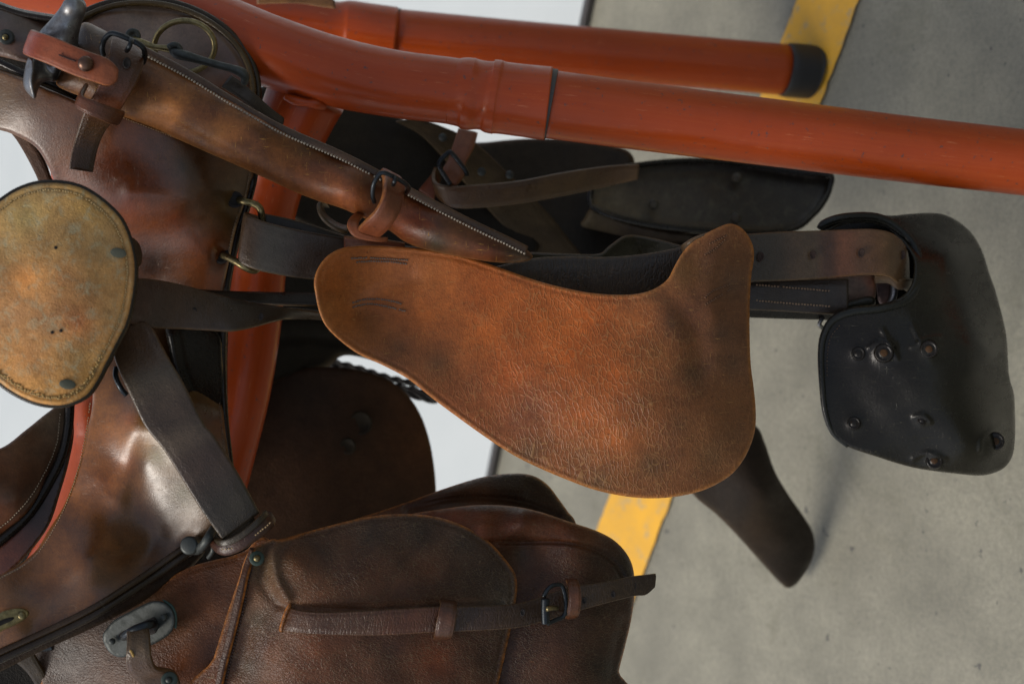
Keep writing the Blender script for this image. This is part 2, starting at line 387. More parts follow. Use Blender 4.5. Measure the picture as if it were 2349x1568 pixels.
def yellow():
    g = G('yellow_line_paint'); oc = g.n('ShaderNodeTexCoord').outputs['Object']
    b = g.noise(oc, 16, 7, .7); f = g.noise(oc, 60, 5, .7)
    c = g.mix(g.mr(b, .4, .7, 0, .7), rgb((210, 156, 30)), rgb((180, 138, 52)))
    c = g.mix(g.mr(f, .54, .66, 0, .7), c, rgb((150, 138, 105)))
    g.set(g.b.inputs['Base Color'], c); g.b.inputs['Roughness'].default_value = .6
    return g.m
def wallm():
    g = G('white_floor_paint'); oc = g.n('ShaderNodeTexCoord').outputs['Object']
    c = g.mix(g.mr(g.noise(oc, 4, 6, .65), .35, .7, 0, .6), rgb((178, 183, 182)), rgb((168, 174, 174)))
    c = g.mix(g.mr(g.noise(oc, 40, 4, .6), .68, .74, 0, .3), c, rgb((160, 160, 158)))
    g.set(g.b.inputs['Base Color'], c); g.b.inputs['Roughness'].default_value = .6
    return g.m
L_fender = leather('cracked_tan_leather', rough=.42, crack=.42, crack_col=(152, 116, 86), crack_sc=(105, 42), crack_rot=.12, mott=.32, edge_col=(165, 105, 55), edge_amt=.75, scuff=.7, alb=1.05)
L_saddle = leather('polished_saddle_leather', rough=.36, grain=.4, mott=.5, coat=.14, scuff=.35, edge_amt=.5, spec=.48, alb=.62)
L_sheath = leather('scuffed_sheath_leather', rough=.40, grain=.6, mott=.6, scuff=.75, scuff_col=(190, 140, 75), edge_amt=.4, alb=1.05)
L_strap = leather('dark_strap_leather', alb=.52, spec=.36, rough=.33, grain=.9, mott=.35, edge_col=(120, 90, 62), edge_amt=.65, scuff=.4, scuff_col=(130, 105, 85), crack=.35, crack_col=(130, 104, 84), crack_sc=(120, 34))
L_red = leather('red_brown_new_leather', rough=.36, grain=.5, mott=.25, edge_col=(170, 110, 70), edge_amt=.8, scuff=.25, scuff_col=(190, 130, 100), alb=.58)
L_disc = leather('mouldy_round_leather', rough=.62, grain=1.4, mott=.5, edge_col=(62, 52, 46), edge_amt=1.0, scuff=.5, scuff_col=(200, 160, 90), dust=.85, alb=1.15)
L_bag = leather('grained_bag_leather', rough=.36, grain=1.3, mott=.5, crack=.6, alb=.66, spec=.22, crack_col=(122, 106, 94), crack_sc=(90, 190), crack_rot=-.1, edge_col=(215, 135, 80), edge_amt=.9, scuff=.3, scuff_col=(165, 105, 60))  # pale crack colour paints the reflecting lines of the wrinkles
L_black = leather('black_polished_leather', alb=.24, spec=.24, rough=.24, grain=.5, mott=.3, edge_col=(60, 50, 42), edge_amt=.5, scuff=.7, scuff_col=(130, 125, 115))
L_dusty = leather('dusty_black_leather', alb=.62, spec=.35, rough=.4, grain=.6, mott=.3, edge_col=(70, 60, 50), edge_amt=.5, dust=.22, scuff=.3, scuff_col=(130, 125, 115))
L_dark = leather('dull_dark_leather', alb=.8, spec=.15, rough=.55, grain=1.2, mott=.4, edge_col=(70, 50, 36), edge_amt=.5, scuff=.25, scuff_col=(80, 66, 52))
M_iron = metal('worn_iron', (128, 130, 132), .34, (70, 62, 56), .9, .6)
M_steel = metal('blackened_steel', (46, 50, 53), .32, (34, 36, 38), .9, .6)
M_brass = metal('old_brass', (128, 116, 82), .34, (62, 60, 46), .95, .7)
M_plate = metal('grey_patinated_metal', (60, 63, 61), .46, (44, 48, 44), .6, .5)
M_green = plain('verdigris_rivet', .65, .6)
M_thread = plain('waxed_thread', .8, .5); M_rubber = plain('black_rubber', .55, .3); M_hole = plain('dark_hole', .9, .2); M_cord = plain('black_cord', .8, .4); M_wood = plain('worn_wood', .6, .7)
M_paint = paint(); M_conc = concrete(); M_yel = yellow(); M_wall = wallm()
DK = (38, 34, 33)
# ------------------------------------------------------------------ the setting
def quadobj(name, pts, mat, parent=None, struct=True):
    o = link(name, np.array(pts, float), [tuple(range(len(pts)))], mat, parent, None, (.5, .5, .5), smooth=False)
    if struct: o['kind'] = 'structure'
    return o
quadobj('ground', [(-40, -40, 0), (40, -40, 0), (40, 40, 0), (-40, 40, 0)], M_conc)
def stripe(a, b, c, d, z=.004):
    p = [floor_pt(*q, z) for q in (a, b, c, d)]
    dl = p[0] - p[3]; dr = p[1] - p[2]
    return [p[0] + dl * 1.2, p[1] + dr * 1.2, p[2] - dr * 1.5, p[3] - dl * 1.5]
q4 = stripe((1828, 0), (1970, 0), (1475, 1315), (1330, 1315)); rr = random.Random(3)
lv = []; NS = 260
for k in range(NS + 1):
    t_ = k / NS; e0 = q4[0] + (q4[3] - q4[0]) * t_; e1 = q4[1] + (q4[2] - q4[1]) * t_; dx_ = (e1 - e0) / np.linalg.norm(e1 - e0)
    lv += [e0 + dx_ * (rr.gauss(0, .0008) + .0005 * math.sin(t_ * 90)), e1 + dx_ * (rr.gauss(0, .0008) + .0005 * math.sin(t_ * 70 + 2))]
fm = link('floor_marking', np.array(lv), [(2 * k, 2 * k + 1, 2 * k + 3, 2 * k + 2) for k in range(NS)], M_yel, None, None, (.5, .5, .5), smooth=False); fm['kind'] = 'structure'
wa, wb = floor_pt(1352, 20), floor_pt(1138, 1050); wd = (wb - wa); wd /= np.linalg.norm(wd); wn = np.array([-wd[1], wd[0], 0])
if wn[1] < 0: wn = -wn
def slab(p0, p1, n, h0, h1, t):
    v = [];
    for q in (p0, p1):
        for k in (0, t):
            for h in (h0, h1): v.append(q * [1, 1, 0] + n * k + [0, 0, h])
    return v, [(0, 1, 5, 4), (2, 6, 7, 3), (0, 2, 3, 1), (4, 5, 7, 6), (1, 3, 7, 5), (0, 4, 6, 2)]
wt = thing('white_platform', 'smooth white painted platform lying behind the saddle at the edge of the grey concrete', 'platform', (1240, 600, 2.0)); wt.location = Vector(wa)
v, f = slab(wa - wd * 6, wb + wd * 6, wn, -.01, .012, 9.0); link('platform_top', v, f, M_wall, wt, None, (.8, .8, .8), smooth=False)
v, f = slab(wa - wd * 6 - wn * .002, wb + wd * 6 - wn * .002, -wn, 0.0, .011, .008); link('edge_trim', v, f, M_rubber, wt, None, lin((62, 58, 55)), smooth=False)
# ------------------------------------------------------------------ orange stand
st = thing('saddle_stand', 'orange painted tubular metal stand carrying the saddle, with a black rubber foot', 'stand', (1840, 165, 1.6))
R0 = .0278
tube('front_leg', [(330, 20, 1.235), (480, 62, 1.215), (620, 118, 1.20), (760, 163, 1.195), (900, 192, 1.195), (1020, 207, 1.195), (1045, 211, 1.195), (1064, 213, 1.195), (1080, 216, 1.195), (1098, 218, 1.195), (1114, 220, 1.195), (1126, 222, 1.195), (1138, 223, 1.195), (1152, 225, 1.195), (1200, 231, 1.195), (1258, 238, 1.195)],
     [.030, .030, .030, .0292, .0280, .0277, .0278, .0293, .0299, .0288, .0288, .0304, .0309, .0300, .0301, .0306], M_paint, parent=st, nseg=40, sub=8)
tube('sleeve_seal', [(1250, 237, 1.196), (1266, 240, 1.196)], .0296, M_rubber, (54, 52, 48), st, nseg=40)
tube('front_leg', [(1240, 237, 1.196), (1500, 271, 1.206), (1800, 308, 1.217), (2100, 345, 1.228), (2349, 373, 1.237), (2720, 418, 1.25)], R0 + .0006, M_paint, parent=st, nseg=40)
tube('rear_leg', [(-60, -60, 1.42), (200, -18, 1.44), (450, 30, 1.46), (600, 48, 1.47), (720, 62, 1.475), (770, 68, 1.478), (800, 71, 1.48), (840, 75, 1.48), (905, 84, 1.485)],
     [.030, .030, .030, .0295, .0285, .0285, .0308, .0302, .0302], M_paint, parent=st, nseg=36, sub=6)
tube('sleeve_seal', [(898, 83, 1.485), (912, 85, 1.485)], .0292, M_rubber, (54, 52, 48), st, nseg=32)
tube('rear_leg', [(890, 82, 1.485), (1200, 110, 1.52), (1500, 135, 1.555), (1810, 161, 1.59)], .0282, M_paint, parent=st, nseg=36)
tube('rubber_foot', [(1798, 160, 1.586), (1806, 161, 1.587), (1830, 163, 1.591), (1856, 165, 1.595), (1862, 166, 1.596), (1863, 166, 1.596)], [.0284, .0298, .0300, .0296, .0280, .001], M_rubber, (20, 20, 20), st, nseg=36)
tube('crossbar', [(705, 215, 1.225), (668, 300, 1.235), (618, 440, 1.25), (588, 600, 1.26), (574, 740, 1.26), (548, 900, 1.25), (500, 1090, 1.24), (482, 1160, 1.235)], [.034, .031, .0275, .0272, .0272, .0272, .0272, .0272], M_paint, parent=st, nseg=36)
tube('weld_bead', [(655, 222, 1.19), (680, 232, 1.187), (705, 236, 1.187), (728, 238, 1.19), (745, 246, 1.196)], [.0028, .0042, .0034, .0048, .0026], M_paint, parent=st, nseg=12)
tube('hoop', [(190, 380, 1.22), (215, 560, 1.215), (232, 760, 1.205), (232, 940, 1.2), (236, 1000, 1.2), (226, 1060, 1.2), (205, 1140, 1.2), (180, 1220, 1.2), (120, 1330, 1.2)], .0270, M_paint, parent=st, nseg=36)
# ------------------------------------------------------------------ saddle
sa = thing('saddle', 'glossy chestnut and dark brown leather saddle with stitched welts resting on the orange stand', 'saddle', (420, 1260, 1.14))
seat_ol = U([(-60, 140), (0, 160), (60, 182), (130, 212), (200, 240), (280, 262), (380, 300), (480, 342), (560, 378), (582, 396), (576, 420), (568, 450), (549, 500), (537, 545), (528, 590), (516, 650), (513, 720),
    (510, 800), (510, 880), (514, 960), (523, 1030), (530, 1090), (515, 1180), (470, 1240), (420, 1268), (330, 1330), (250, 1382), (150, 1432), (60, 1476), (-60, 1530), (-60, 1345), (0, 1318), (50, 1290), (86, 1258), (112, 1215), (150, 1152), (183, 1060), (200, 985), (213, 900),
    (200, 700), (165, 560), (138, 470), (126, 420), (112, 385), (82, 338), (30, 308), (-60, 268)])
T_or = (150, 66, 28); T_br = (104, 54, 34); T_dk = (62, 38, 32); T_pu = (96, 70, 66)
seat, sf = sheet('seat_leather', seat_ol,
    [(-60, 200, 1.085), (60, 250, 1.07), (200, 320, 1.075), (350, 400, 1.085), (480, 440, 1.10), (560, 420, 1.14), (560, 500, 1.15), (250, 480, 1.10), (400, 560, 1.125), (350, 650, 1.16), (480, 600, 1.135), (520, 650, 1.165), (180, 640, 1.15), (420, 760, 1.17), (505, 800, 1.18), (400, 880, 1.155), (505, 950, 1.17), (300, 820, 1.13), (220, 930, 1.115),
     (290, 960, 1.088), (280, 1060, 1.097), (340, 1060, 1.093), (400, 1060, 1.077), (380, 960, 1.068), (470, 1050, 1.060), (440, 1130, 1.078), (370, 1160, 1.094), (520, 1100, 1.075), (230, 1100, 1.090), (165, 1150, 1.10), (340, 1220, 1.098), (470, 1200, 1.083), (100, 1280, 1.075), (200, 1280, 1.055), (300, 1320, 1.075), (0, 1380, 1.045), (100, 1420, 1.055), (-60, 1500, 1.05), (-60, 1360, 1.05)],
    L_saddle, [(0, 230, (100, 71, 40)), (150, 300, (100, 57, 31)), (250, 380, (134, 62, 22)), (200, 300, (92, 57, 33)), (330, 420, (110, 52, 24)), (420, 380, (66, 46, 35)), (500, 440, (66, 46, 33)), (540, 500, (112, 82, 48)), (300, 470, (150, 71, 22)), (400, 500, (120, 55, 20)), (480, 560, (140, 66, 20)), (440, 470, (84, 50, 29)), (530, 470, (110, 89, 59)),
     (350, 600, (52, 30, 18)), (500, 640, (106, 48, 18)), (430, 700, (50, 32, 20)), (500, 800, (58, 43, 31)), (260, 900, (140, 87, 40)), (240, 1000, (150, 89, 37)), (240, 1100, (160, 89, 31)), (300, 960, (168, 93, 31)), (290, 1060, (166, 91, 28)), (360, 1050, (118, 109, 88)), (420, 1130, (104, 96, 83)), (350, 950, (150, 137, 88)),  # tint carries occlusion shade at the centre and pale sheen lower down
     (190, 1160, (156, 93, 40)), (210, 1250, (122, 71, 33)), (330, 1200, (92, 55, 33)), (100, 1330, (132, 80, 39)), (20, 1390, (140, 87, 42)), (250, 1330, (84, 52, 33)), (130, 1400, (100, 64, 37)), (380, 1240, (70, 46, 29))],
    sa, thick=.006, grid=5, relief=[(U([(330, 900), (300, 1000), (290, 1080), (270, 1140)]), 28, -.004), (U([(360, 1240), (300, 1300), (200, 1360), (80, 1430)]), 30, .004), (U([(130, 440), (250, 520), (380, 530), (520, 470)]), 40, .004), (U([(300, 440), (420, 450), (540, 520)]), 22, -.002)],
    bumps=[(436, 1250, 22, .006), (541, 461, 16, .004), (506, 586, 18, .005)], noise=.00008, reg=.012, edgew=6)
stitches('edge_stitching', [(207, 925), (196, 1000), (178, 1080), (152, 1155), (122, 1215), (92, 1262), (52, 1298), (0, 1325)], lambda q: sf(q) + .001, M_thread, (150, 130, 100), sa, 6.5, 4.2, .00045)
# dark welt down the right side of the seat
tube('welt', [(584, 392, 1.15), (578, 425, 1.15), (566, 470, 1.155), (549, 515, 1.16), (538, 560, 1.16), (527, 610, 1.165), (518, 660, 1.17), (512, 740, 1.175), (510, 820, 1.18), (512, 900, 1.178), (517, 980, 1.172), (525, 1050, 1.165), (530, 1100, 1.16)], .0034, L_black, (66, 54, 50), sa, nseg=12)
stitches('welt_stitching', [(502, 700), (499, 780), (500, 860), (505, 940), (514, 1030)], sf, M_thread, (112, 92, 76), sa, 7, 4.4, .0007)
stitches('welt_stitching', [(572, 400), (560, 455), (540, 510), (528, 560), (517, 600)], sf, M_thread, (120, 98, 78), sa, 7, 4.4, .0005)
ribbon('welt_backing', [(592, 392, 1.18), (575, 470, 1.185), (552, 545, 1.19), (534, 620, 1.195), (524, 700, 1.2), (520, 860, 1.2), (524, 980, 1.195), (536, 1090, 1.19)], [(562, 392, 1.17), (548, 470, 1.175), (525, 545, 1.18), (508, 620, 1.185), (498, 700, 1.19), (495, 860, 1.19), (500, 980, 1.185), (510, 1090, 1.18)], L_black, DK, sa, .004)
# lower double welt
lo = [(x, y, float(sf([(x, y - 8)])[0]) - .001) for x, y in ((-60, 1543), (0, 1512), (70, 1480), (150, 1443), (230, 1402), (300, 1358), (360, 1318), (410, 1282), (440, 1262))]
tube('lower_welt', lo, .0030, L_black, (74, 60, 54), sa, nseg=14)
tube('lower_welt', [(x - 8, y - 13, d - .0005) for x, y, d in lo], .0026, L_black, (96, 74, 62), sa, nseg=14)
sheet('lower_panel', U([(-60, 1530), (60, 1478), (200, 1415), (330, 1340), (430, 1272), (470, 1262), (440, 1300), (380, 1345), (300, 1395), (200, 1445), (100, 1490), (0, 1540), (-60, 1570)]), [(-60, 1540, 1.075), (200, 1420, 1.09), (440, 1280, 1.12), (300, 1400, 1.1)], L_dark, (50, 38, 34), sa, thick=.01)
sheet('under_filler', U([(-90, 1520), (0, 1505), (100, 1462), (230, 1398), (330, 1340), (380, 1420), (330, 1700), (-90, 1700)]), [(-60, 1560, 1.16), (300, 1420, 1.17), (200, 1650, 1.16)], L_dark, (30, 26, 25), sa, thick=.006, grid=8)  # added black sheet, stands in for the dark gap under the saddle
# top band with rivet
band, bf = sheet('gullet_band', C1([(-170, -20), (-60, 20), (60, 70), (180, 102), (300, 122), (400, 150), (400, 330), (300, 440), (180, 432), (60, 402), (-60, 375), (-170, 350)]),
    [(-60, 20, 1.12), (100, 40, 1.13), (0, 90, 1.105), (90, 100, 1.11), (0, 130, 1.11), (100, 145, 1.115)], L_saddle, [(0, 60, (102, 78, 78)), (60, 80, (88, 66, 64)), (30, 110, (96, 66, 60)), (0, 30, (80, 62, 60))], sa, thick=.006, noise=.0003)
ribbon('gullet_welt', C1([(-200, -60, 1.13), (0, 30, 1.13), (150, 80, 1.13), (330, 112, 1.13), (400, 120, 1.13)]), C1([(-200, -10, 1.12), (0, 60, 1.12), (150, 108, 1.12), (330, 140, 1.12), (400, 150, 1.12)]), L_black, (70, 52, 46), sa, .005)
for k, (o0, col, rr) in enumerate([(0, (120, 96, 72), .0028), (26, (54, 44, 40), .003), (-30, (50, 38, 34), .0032)]):
    tube('seat_welt', C1([(-200, 380 + o0, 1.085), (-60, 440 + o0, 1.085), (0, 462 + o0, 1.082), (100, 510 + o0, 1.08), (200, 556 + o0, 1.08), (330, 600 + o0, 1.083), (450, 650 + o0, 1.087), (560, 720 + o0, 1.092), (700, 780 + o0, 1.10)]), rr, L_black, col, sa, nseg=12)
stitches('seat_welt_stitching', C1([(820, 800), (1000, 868), (1200, 945), (1400, 1030), (1440, 1050)]), lambda q: sf(q) - .001, M_thread, (130, 105, 75), sa, 6, 4, .0005)
w_ = lathe('rivet_washer', (15, 85, 1.103), washer(.0060, .0012), M_plate, parent=sa); lathe('rivet', (12, 86, 1.101), dome(.0024, .002), M_brass, parent=sa)
sheet('dark_filler', U([(330, 1170), (560, 1170), (600, 1280), (480, 1330), (330, 1330)]), [(350, 1200, 1.2), (560, 1200, 1.2), (450, 1320, 1.2)], L_dark, (30, 26, 25), sa, thick=.004, grid=9)  # added dark sheet filling the gap behind the stud
sheet('dark_filler', U([(-60, 1100), (60, 1150), (150, 1120), (240, 1150), (200, 1300), (60, 1360), (-60, 1360)]), [(-60, 1200, 1.245), (200, 1200, 1.245), (60, 1320, 1.245)], L_dark, (30, 26, 25), sa, thick=.004, grid=9)  # added dark sheet that blackens the sliver beside the hoop
sheet('gullet_filler', U([(-80, 60), (100, 80), (260, 140), (420, 220), (520, 330), (400, 330), (100, 250), (-80, 230)]), [(-60, 140, 1.14), (200, 180, 1.15), (500, 320, 1.17)], L_dark, (30, 26, 25), sa, thick=.005, grid=8)  # added dark sheet standing in for the shaded void under the band
# round cantle pad upper left
ang = [math.radians(a) for a in range(0, 360, 15)]
pad_ol = C1([(1030 + 742 * math.cos(a) + 60 * math.sin(a), 585 + 590 * math.sin(a)) for a in ang])
pad, pf = sheet('cantle_pad', pad_ol, [(345, 30, 1.175), (200, 120, 1.165), (345, 180, 1.15), (520, 150, 1.165), (560, 260, 1.175), (345, 380, 1.2), (120, 250, 1.2)], L_saddle,
    [(300, 30, (136, 112, 106)), (350, 80, (132, 108, 104)), (430, 100, (104, 82, 78)), (500, 150, (92, 66, 58)), (540, 170, (110, 60, 36)), (250, 60, (140, 106, 98))], sa, thick=.012, grid=6, er=26, eh=.006, relief=[([(a * .92 + 345 * .08, b * .92 + 190 * .08) for a, b in pad_ol[12:] + pad_ol[:3]], 6, .002)])
pw = [(a, b, 1.176 + .0 * a) for a, b in pad_ol]
tube('pad_welt', [pw[i % 24] for i in range(12, 29)], .0030, L_black, (96, 78, 62), sa, nseg=12)
tube('pad_welt', [(a * .955 + 345 * .045, b * .955 + 190 * .045, 1.170) for a, b, c in [pw[i % 24] for i in range(12, 29)]], .0026, L_black, (128, 104, 74), sa, nseg=12)
# far lower-left skirt
sk, skf = sheet('skirt', U([(-80, 1040), (0, 1028), (60, 985), (110, 945), (150, 920), (158, 950), (150, 1000), (135, 1050), (105, 1110), (60, 1180), (0, 1236), (-80, 1290)]), [(-80, 1150, 1.10), (0, 1060, 1.12), (100, 960, 1.14), (130, 1050, 1.155), (40, 1150, 1.12), (0, 1236, 1.13)], L_saddle,
    [(0, 1080, (118, 72, 52)), (60, 1010, (120, 82, 66)), (120, 970, (130, 110, 104)), (60, 1120, (88, 56, 46)), (0, 1180, (120, 66, 40))], sa, thick=.006)
tube('skirt_welt', [(160, 925, 1.15), (156, 985, 1.15), (142, 1045, 1.15), (112, 1108, 1.145), (66, 1180, 1.135), (0, 1240, 1.125), (-80, 1296, 1.12)], .004, L_black, (58, 48, 46), sa, nseg=12)
stitches('skirt_stitching', [(138, 950), (132, 1010), (112, 1065), (76, 1130), (30, 1185), (-20, 1225)], skf, M_thread, (160, 145, 120), sa, 7, 4.4, .0005)
sheet('skirt_lining', U([(162, 930), (170, 990), (158, 1060), (138, 1130), (112, 1205), (60, 1275), (0, 1330), (-80, 1370), (-80, 1280), (0, 1230), (70, 1170), (120, 1090), (150, 1010)]), [(160, 960, 1.16), (130, 1150, 1.14), (0, 1290, 1.12), (-60, 1330, 1.12)], L_saddle, [(100, 1180, (48, 28, 24)), (20, 1270, (110, 54, 34)), (150, 1000, (30, 24, 24))], sa, thick=.006)
# thin far edge, left, above the round case
ribbon('far_edge', C1([(60, 880, 1.16), (120, 960, 1.165), (190, 1080, 1.17), (255, 1210, 1.175), (300, 1330, 1.18)]), C1([(160, 900, 1.16), (240, 990, 1.165), (310, 1110, 1.17), (350, 1220, 1.175), (400, 1330, 1.18)]), L_dark, (74, 50, 42), sa, .006)
# brass plate with slot, lower left
plate('slot_plate', C3([(-60, 1225), (0, 1163), (60, 1142), (120, 1135), (158, 1148), (166, 1170), (140, 1200), (90, 1230), (30, 1256), (-60, 1300)]), 1.036, M_brass, (128, 128, 128), sa, .0014, ctrl=[(-20, 1440, 1.034), (60, 1400, 1.044), (30, 1440, 1.04)])
plate('slot', C3([(-60, 1230), (0, 1208), (40, 1193), (82, 1188), (70, 1205), (20, 1228), (-60, 1262)]), 1.03, M_hole, (22, 18, 16), sa, .001, ctrl=[(-20, 1440, 1.0328), (60, 1400, 1.0428), (30, 1440, 1.0388)])
lathe('rivet', C3([(126, 1178, 1.040)])[0], dome(.0028, .0015), M_brass, parent=sa)
# stud, lower right of seat
lathe('stud', (436, 1250, 1.067), [(.0070, -.02), (.0070, .002), (.0066, .0032), (.005, .0040)], M_plate, parent=sa, axis=(.15, -.8, .6))
tube('staple', [(452, 1262, 1.072), (466, 1250, 1.060), (478, 1232, 1.056), (490, 1212, 1.066)], .0034, M_plate, parent=sa, nseg=12)
tube('staple', [(478, 1278, 1.09), (488, 1262, 1.084), (486, 1245, 1.086), (470, 1225, 1.10)], .0018, M_plate, parent=sa, nseg=10)
# brass dee pair at right edge
tube('dee_ring', [(538, 455, 1.148), (556, 461, 1.128), (578, 466, 1.128), (594, 475, 1.128), (600, 492, 1.13), (603, 530, 1.145), (602, 570, 1.150), (597, 606, 1.142), (585, 620, 1.132), (566, 615, 1.126), (545, 602, 1.126), (520, 589, 1.135), (506, 583, 1.155)], .0028, M_brass, parent=sa, nseg=16)
lathe('eyelet', (539, 458, 1.134), [(.0066, 0), (.0066, .001), (.0050, .0016), (.0042, .0004)], M_hole, (26, 22, 20), sa); lathe('eyelet', (507, 586, 1.146), [(.0068, 0), (.0068, .001), (.0050, .0016), (.0042, .0004)], M_hole, (26, 22, 20), sa)
# dark lower sweat flap seen behind the lower straps
sheet('sweat_flap', U([(380, 740), (430, 745), (500, 760), (510, 820), (512, 900), (500, 1000), (440, 1000), (420, 900), (395, 830)]), [(400, 800, 1.15), (500, 900, 1.172), (450, 960, 1.155), (480, 780, 1.165)], L_black, [(400, 800, (70, 68, 74)), (480, 900, (46, 34, 34)), (440, 850, (30, 26, 28))], sa, thick=.004, relief=[(U([(395, 770), (410, 850), (440, 930)]), 12, -.006)])
# ------------------------------------------------------------------ ring, swivel and bolt on the cantle pad
rg = thing('harness_ring', 'round old brass ring lying on the dark cantle pad at the upper left', 'ring', (425, 100, 1.14))
tube('ring', C1([(1268 + 208 * math.cos(a), 322 + 178 * math.sin(a), 1.140 + .008 * math.sin(a)) for a in [math.radians(k) for k in range(0, 360, 20)]]), .0024, M_brass, parent=rg, nseg=16, closed=True)
bo = thing('spring_bolt', 'dark brass swivel clip stretched along the top seam of the sheath', 'clip', (500, 150, 1.12))
tube('bolt_bar', C1([(1185, 345, 1.105), (1220, 370, 1.102), (1300, 392, 1.102), (1400, 420, 1.104), (1500, 448, 1.106), (1600, 474, 1.108), (1660, 500, 1.11), (1685, 530, 1.112), (1680, 570, 1.116)]), [.0030, .0042, .0038, .0032, .0030, .0032, .0040, .0036, .003], M_plate, parent=bo, nseg=16)
tube('swivel', C1([(905, 258, 1.11), (950, 285, 1.108), (1010, 310, 1.108), (1060, 325, 1.107), (1120, 332, 1.106), (1180, 340, 1.106)]), [.0024, .0030, .0032, .0024, .0026, .0034], M_brass, parent=bo, nseg=14)
lathe('eye', C1([(915, 248, 1.108)])[0], [(.0060, -.002), (.0060, .001), (.0052, .0022), (.003, .0022), (.002, .001)], M_plate, parent=bo)
tube('swivel_collar', C1([(1165, 325, 1.103), (1190, 312, 1.101), (1225, 318, 1.102), (1240, 350, 1.103)]), .0026, M_plate, parent=bo, nseg=10)
ribbon('clip_tab', C1([(1590, 515, 1.125), (1680, 580, 1.127), (1760, 650, 1.130), (1860, 740, 1.14), (1950, 810, 1.15)]), C1([(1520, 600, 1.12), (1620, 660, 1.125), (1720, 730, 1.130), (1830, 800, 1.14), (1940, 860, 1.15)]), L_strap, (70, 60, 60), bo, .003)
# ------------------------------------------------------------------ tool sheath
sh = thing('tool_sheath', 'long tapering brown leather sheath with white beaded stitching slanting across the saddle top', 'sheath', (1215, 590, 1.12))
sh_ol = U([(188, 54), (232, 66), (268, 86), (330, 114), (430, 167), (530, 228), (640, 292), (780, 354), (873, 402), (977, 458), (1082, 512), (1160, 550), (1202, 568), (1222, 590), (1192, 602), (1120, 600), (1000, 578), (935, 558), (887, 525), (814, 491), (781, 477), (700, 450), (567, 390), (467, 346), (367, 302), (277, 266), (200, 228), (132, 197), (140, 165), (162, 120)])
shc = [(150, 120, 1.058), (250, 170, 1.052), (400, 240, 1.052), (600, 330, 1.058), (800, 420, 1.07), (1000, 520, 1.088), (1200, 590, 1.105), (190, 70, 1.07), (430, 170, 1.066), (780, 356, 1.083), (977, 460, 1.098), (370, 300, 1.066), (700, 450, 1.08), (935, 555, 1.096)]
sheath, shf = sheet('sheath_body', sh_ol, shc, L_sheath,
    [(180, 90, (64, 46, 36)), (230, 110, (60, 40, 30)), (250, 200, (90, 62, 46)), (330, 190, (88, 54, 34)), (400, 250, (140, 88, 50)), (340, 240, (112, 72, 44)), (480, 250, (96, 56, 32)), (520, 330, (112, 66, 36)), (600, 340, (102, 60, 32)), (500, 300, (126, 80, 44)), (700, 400, (118, 66, 34)), (800, 410, (104, 60, 38)), (790, 450, (144, 78, 44)), (700, 340, (74, 50, 38)), (850, 420, (70, 44, 34)),
     (960, 500, (96, 44, 26)), (1050, 540, (84, 50, 34)), (1000, 560, (60, 54, 48)), (1120, 570, (84, 44, 30)), (1190, 585, (56, 44, 38)), (930, 520, (110, 54, 30))], sh, thick=.012, grid=5, er=46, eh=.016, edgew=5, noise=.0003)
seam = U([(330, 124), (430, 177), (530, 238), (640, 301), (780, 363), (873, 411), (977, 467), (1082, 521), (1160, 558), (1204, 580)])
sd_ = [1.064, 1.063, 1.066, 1.072, 1.08, 1.085, 1.092, 1.098, 1.104, 1.108]
ed_ = lambda dx, dy: [(x + dx, y + dy, d + .002) for (x, y), d in zip(seam, [1.070, 1.071, 1.074, 1.078, 1.086, 1.092, 1.099, 1.106, 1.112, 1.116])]
ribbon('seam_edge', ed_(5, -16), ed_(-2, 3), L_strap, (92, 66, 52), sh, .010, crown=.001)
sdist = [d + .0005 - .0055 for d in (1.067, 1.068, 1.071, 1.075, 1.083, 1.089, 1.096, 1.103, 1.109, 1.113)]
stitches('beaded_stitching', [(x - 1, y + 1) for x, y in seam], sdist, M_thread, (140, 130, 116), sh, 7.4, 4.6, .0009, .0022, 5, .3)
# upper retaining strap
sb = thing('sheath_strap', 'short dark brown buckled strap wrapping the sheath mouth, its end hanging down', 'strap', (185, 390, 1.03))
ribbon('strap', C1([(770, 262, 1.045), (756, 330, 1.034), (738, 420, 1.028), (700, 530, 1.026), (650, 640, 1.028), (590, 740, 1.036), (545, 860, 1.045), (510, 980, 1.05), (486, 1080, 1.05), (476, 1160, 1.05)]),
    C1([(930, 330, 1.052), (985, 400, 1.044), (975, 490, 1.036), (925, 600, 1.034), (870, 690, 1.036), (800, 800, 1.044), (725, 900, 1.052), (680, 1000, 1.056), (655, 1100, 1.057), (640, 1185, 1.057)]), L_strap,
    [(280, 110, (92, 52, 34)), (310, 170, (78, 48, 36)), (250, 220, (112, 60, 38)), (210, 300, (84, 56, 38)), (180, 380, (70, 46, 34))], sb, .0045, crk=.3)
ribbon('keeper', C1([(600, 575, 1.045), (575, 620, 1.028), (570, 660, 1.022), (640, 690, 1.018), (720, 720, 1.02), (800, 748, 1.026), (852, 765, 1.04)]), C1([(540, 680, 1.045), (526, 720, 1.028), (535, 748, 1.022), (600, 785, 1.018), (680, 820, 1.02), (750, 850, 1.026), (800, 860, 1.04)]), L_strap, (108, 62, 44), sb, .0035)
bk = C1([(712, 378, 1.036), (702, 330, 1.030), (722, 268, 1.026), (765, 232, 1.024), (820, 242, 1.024), (890, 272, 1.026), (950, 302, 1.028), (988, 336, 1.032), (996, 388, 1.042), (985, 430, 1.05)])
tube('buckle', bk, .0020, M_steel, parent=sb, nseg=14)
tube('buckle_prong', C1([(905, 272, 1.023), (898, 300, 1.019), (885, 330, 1.020), (872, 350, 1.028)]), .0018, M_steel, parent=sb, nseg=10)
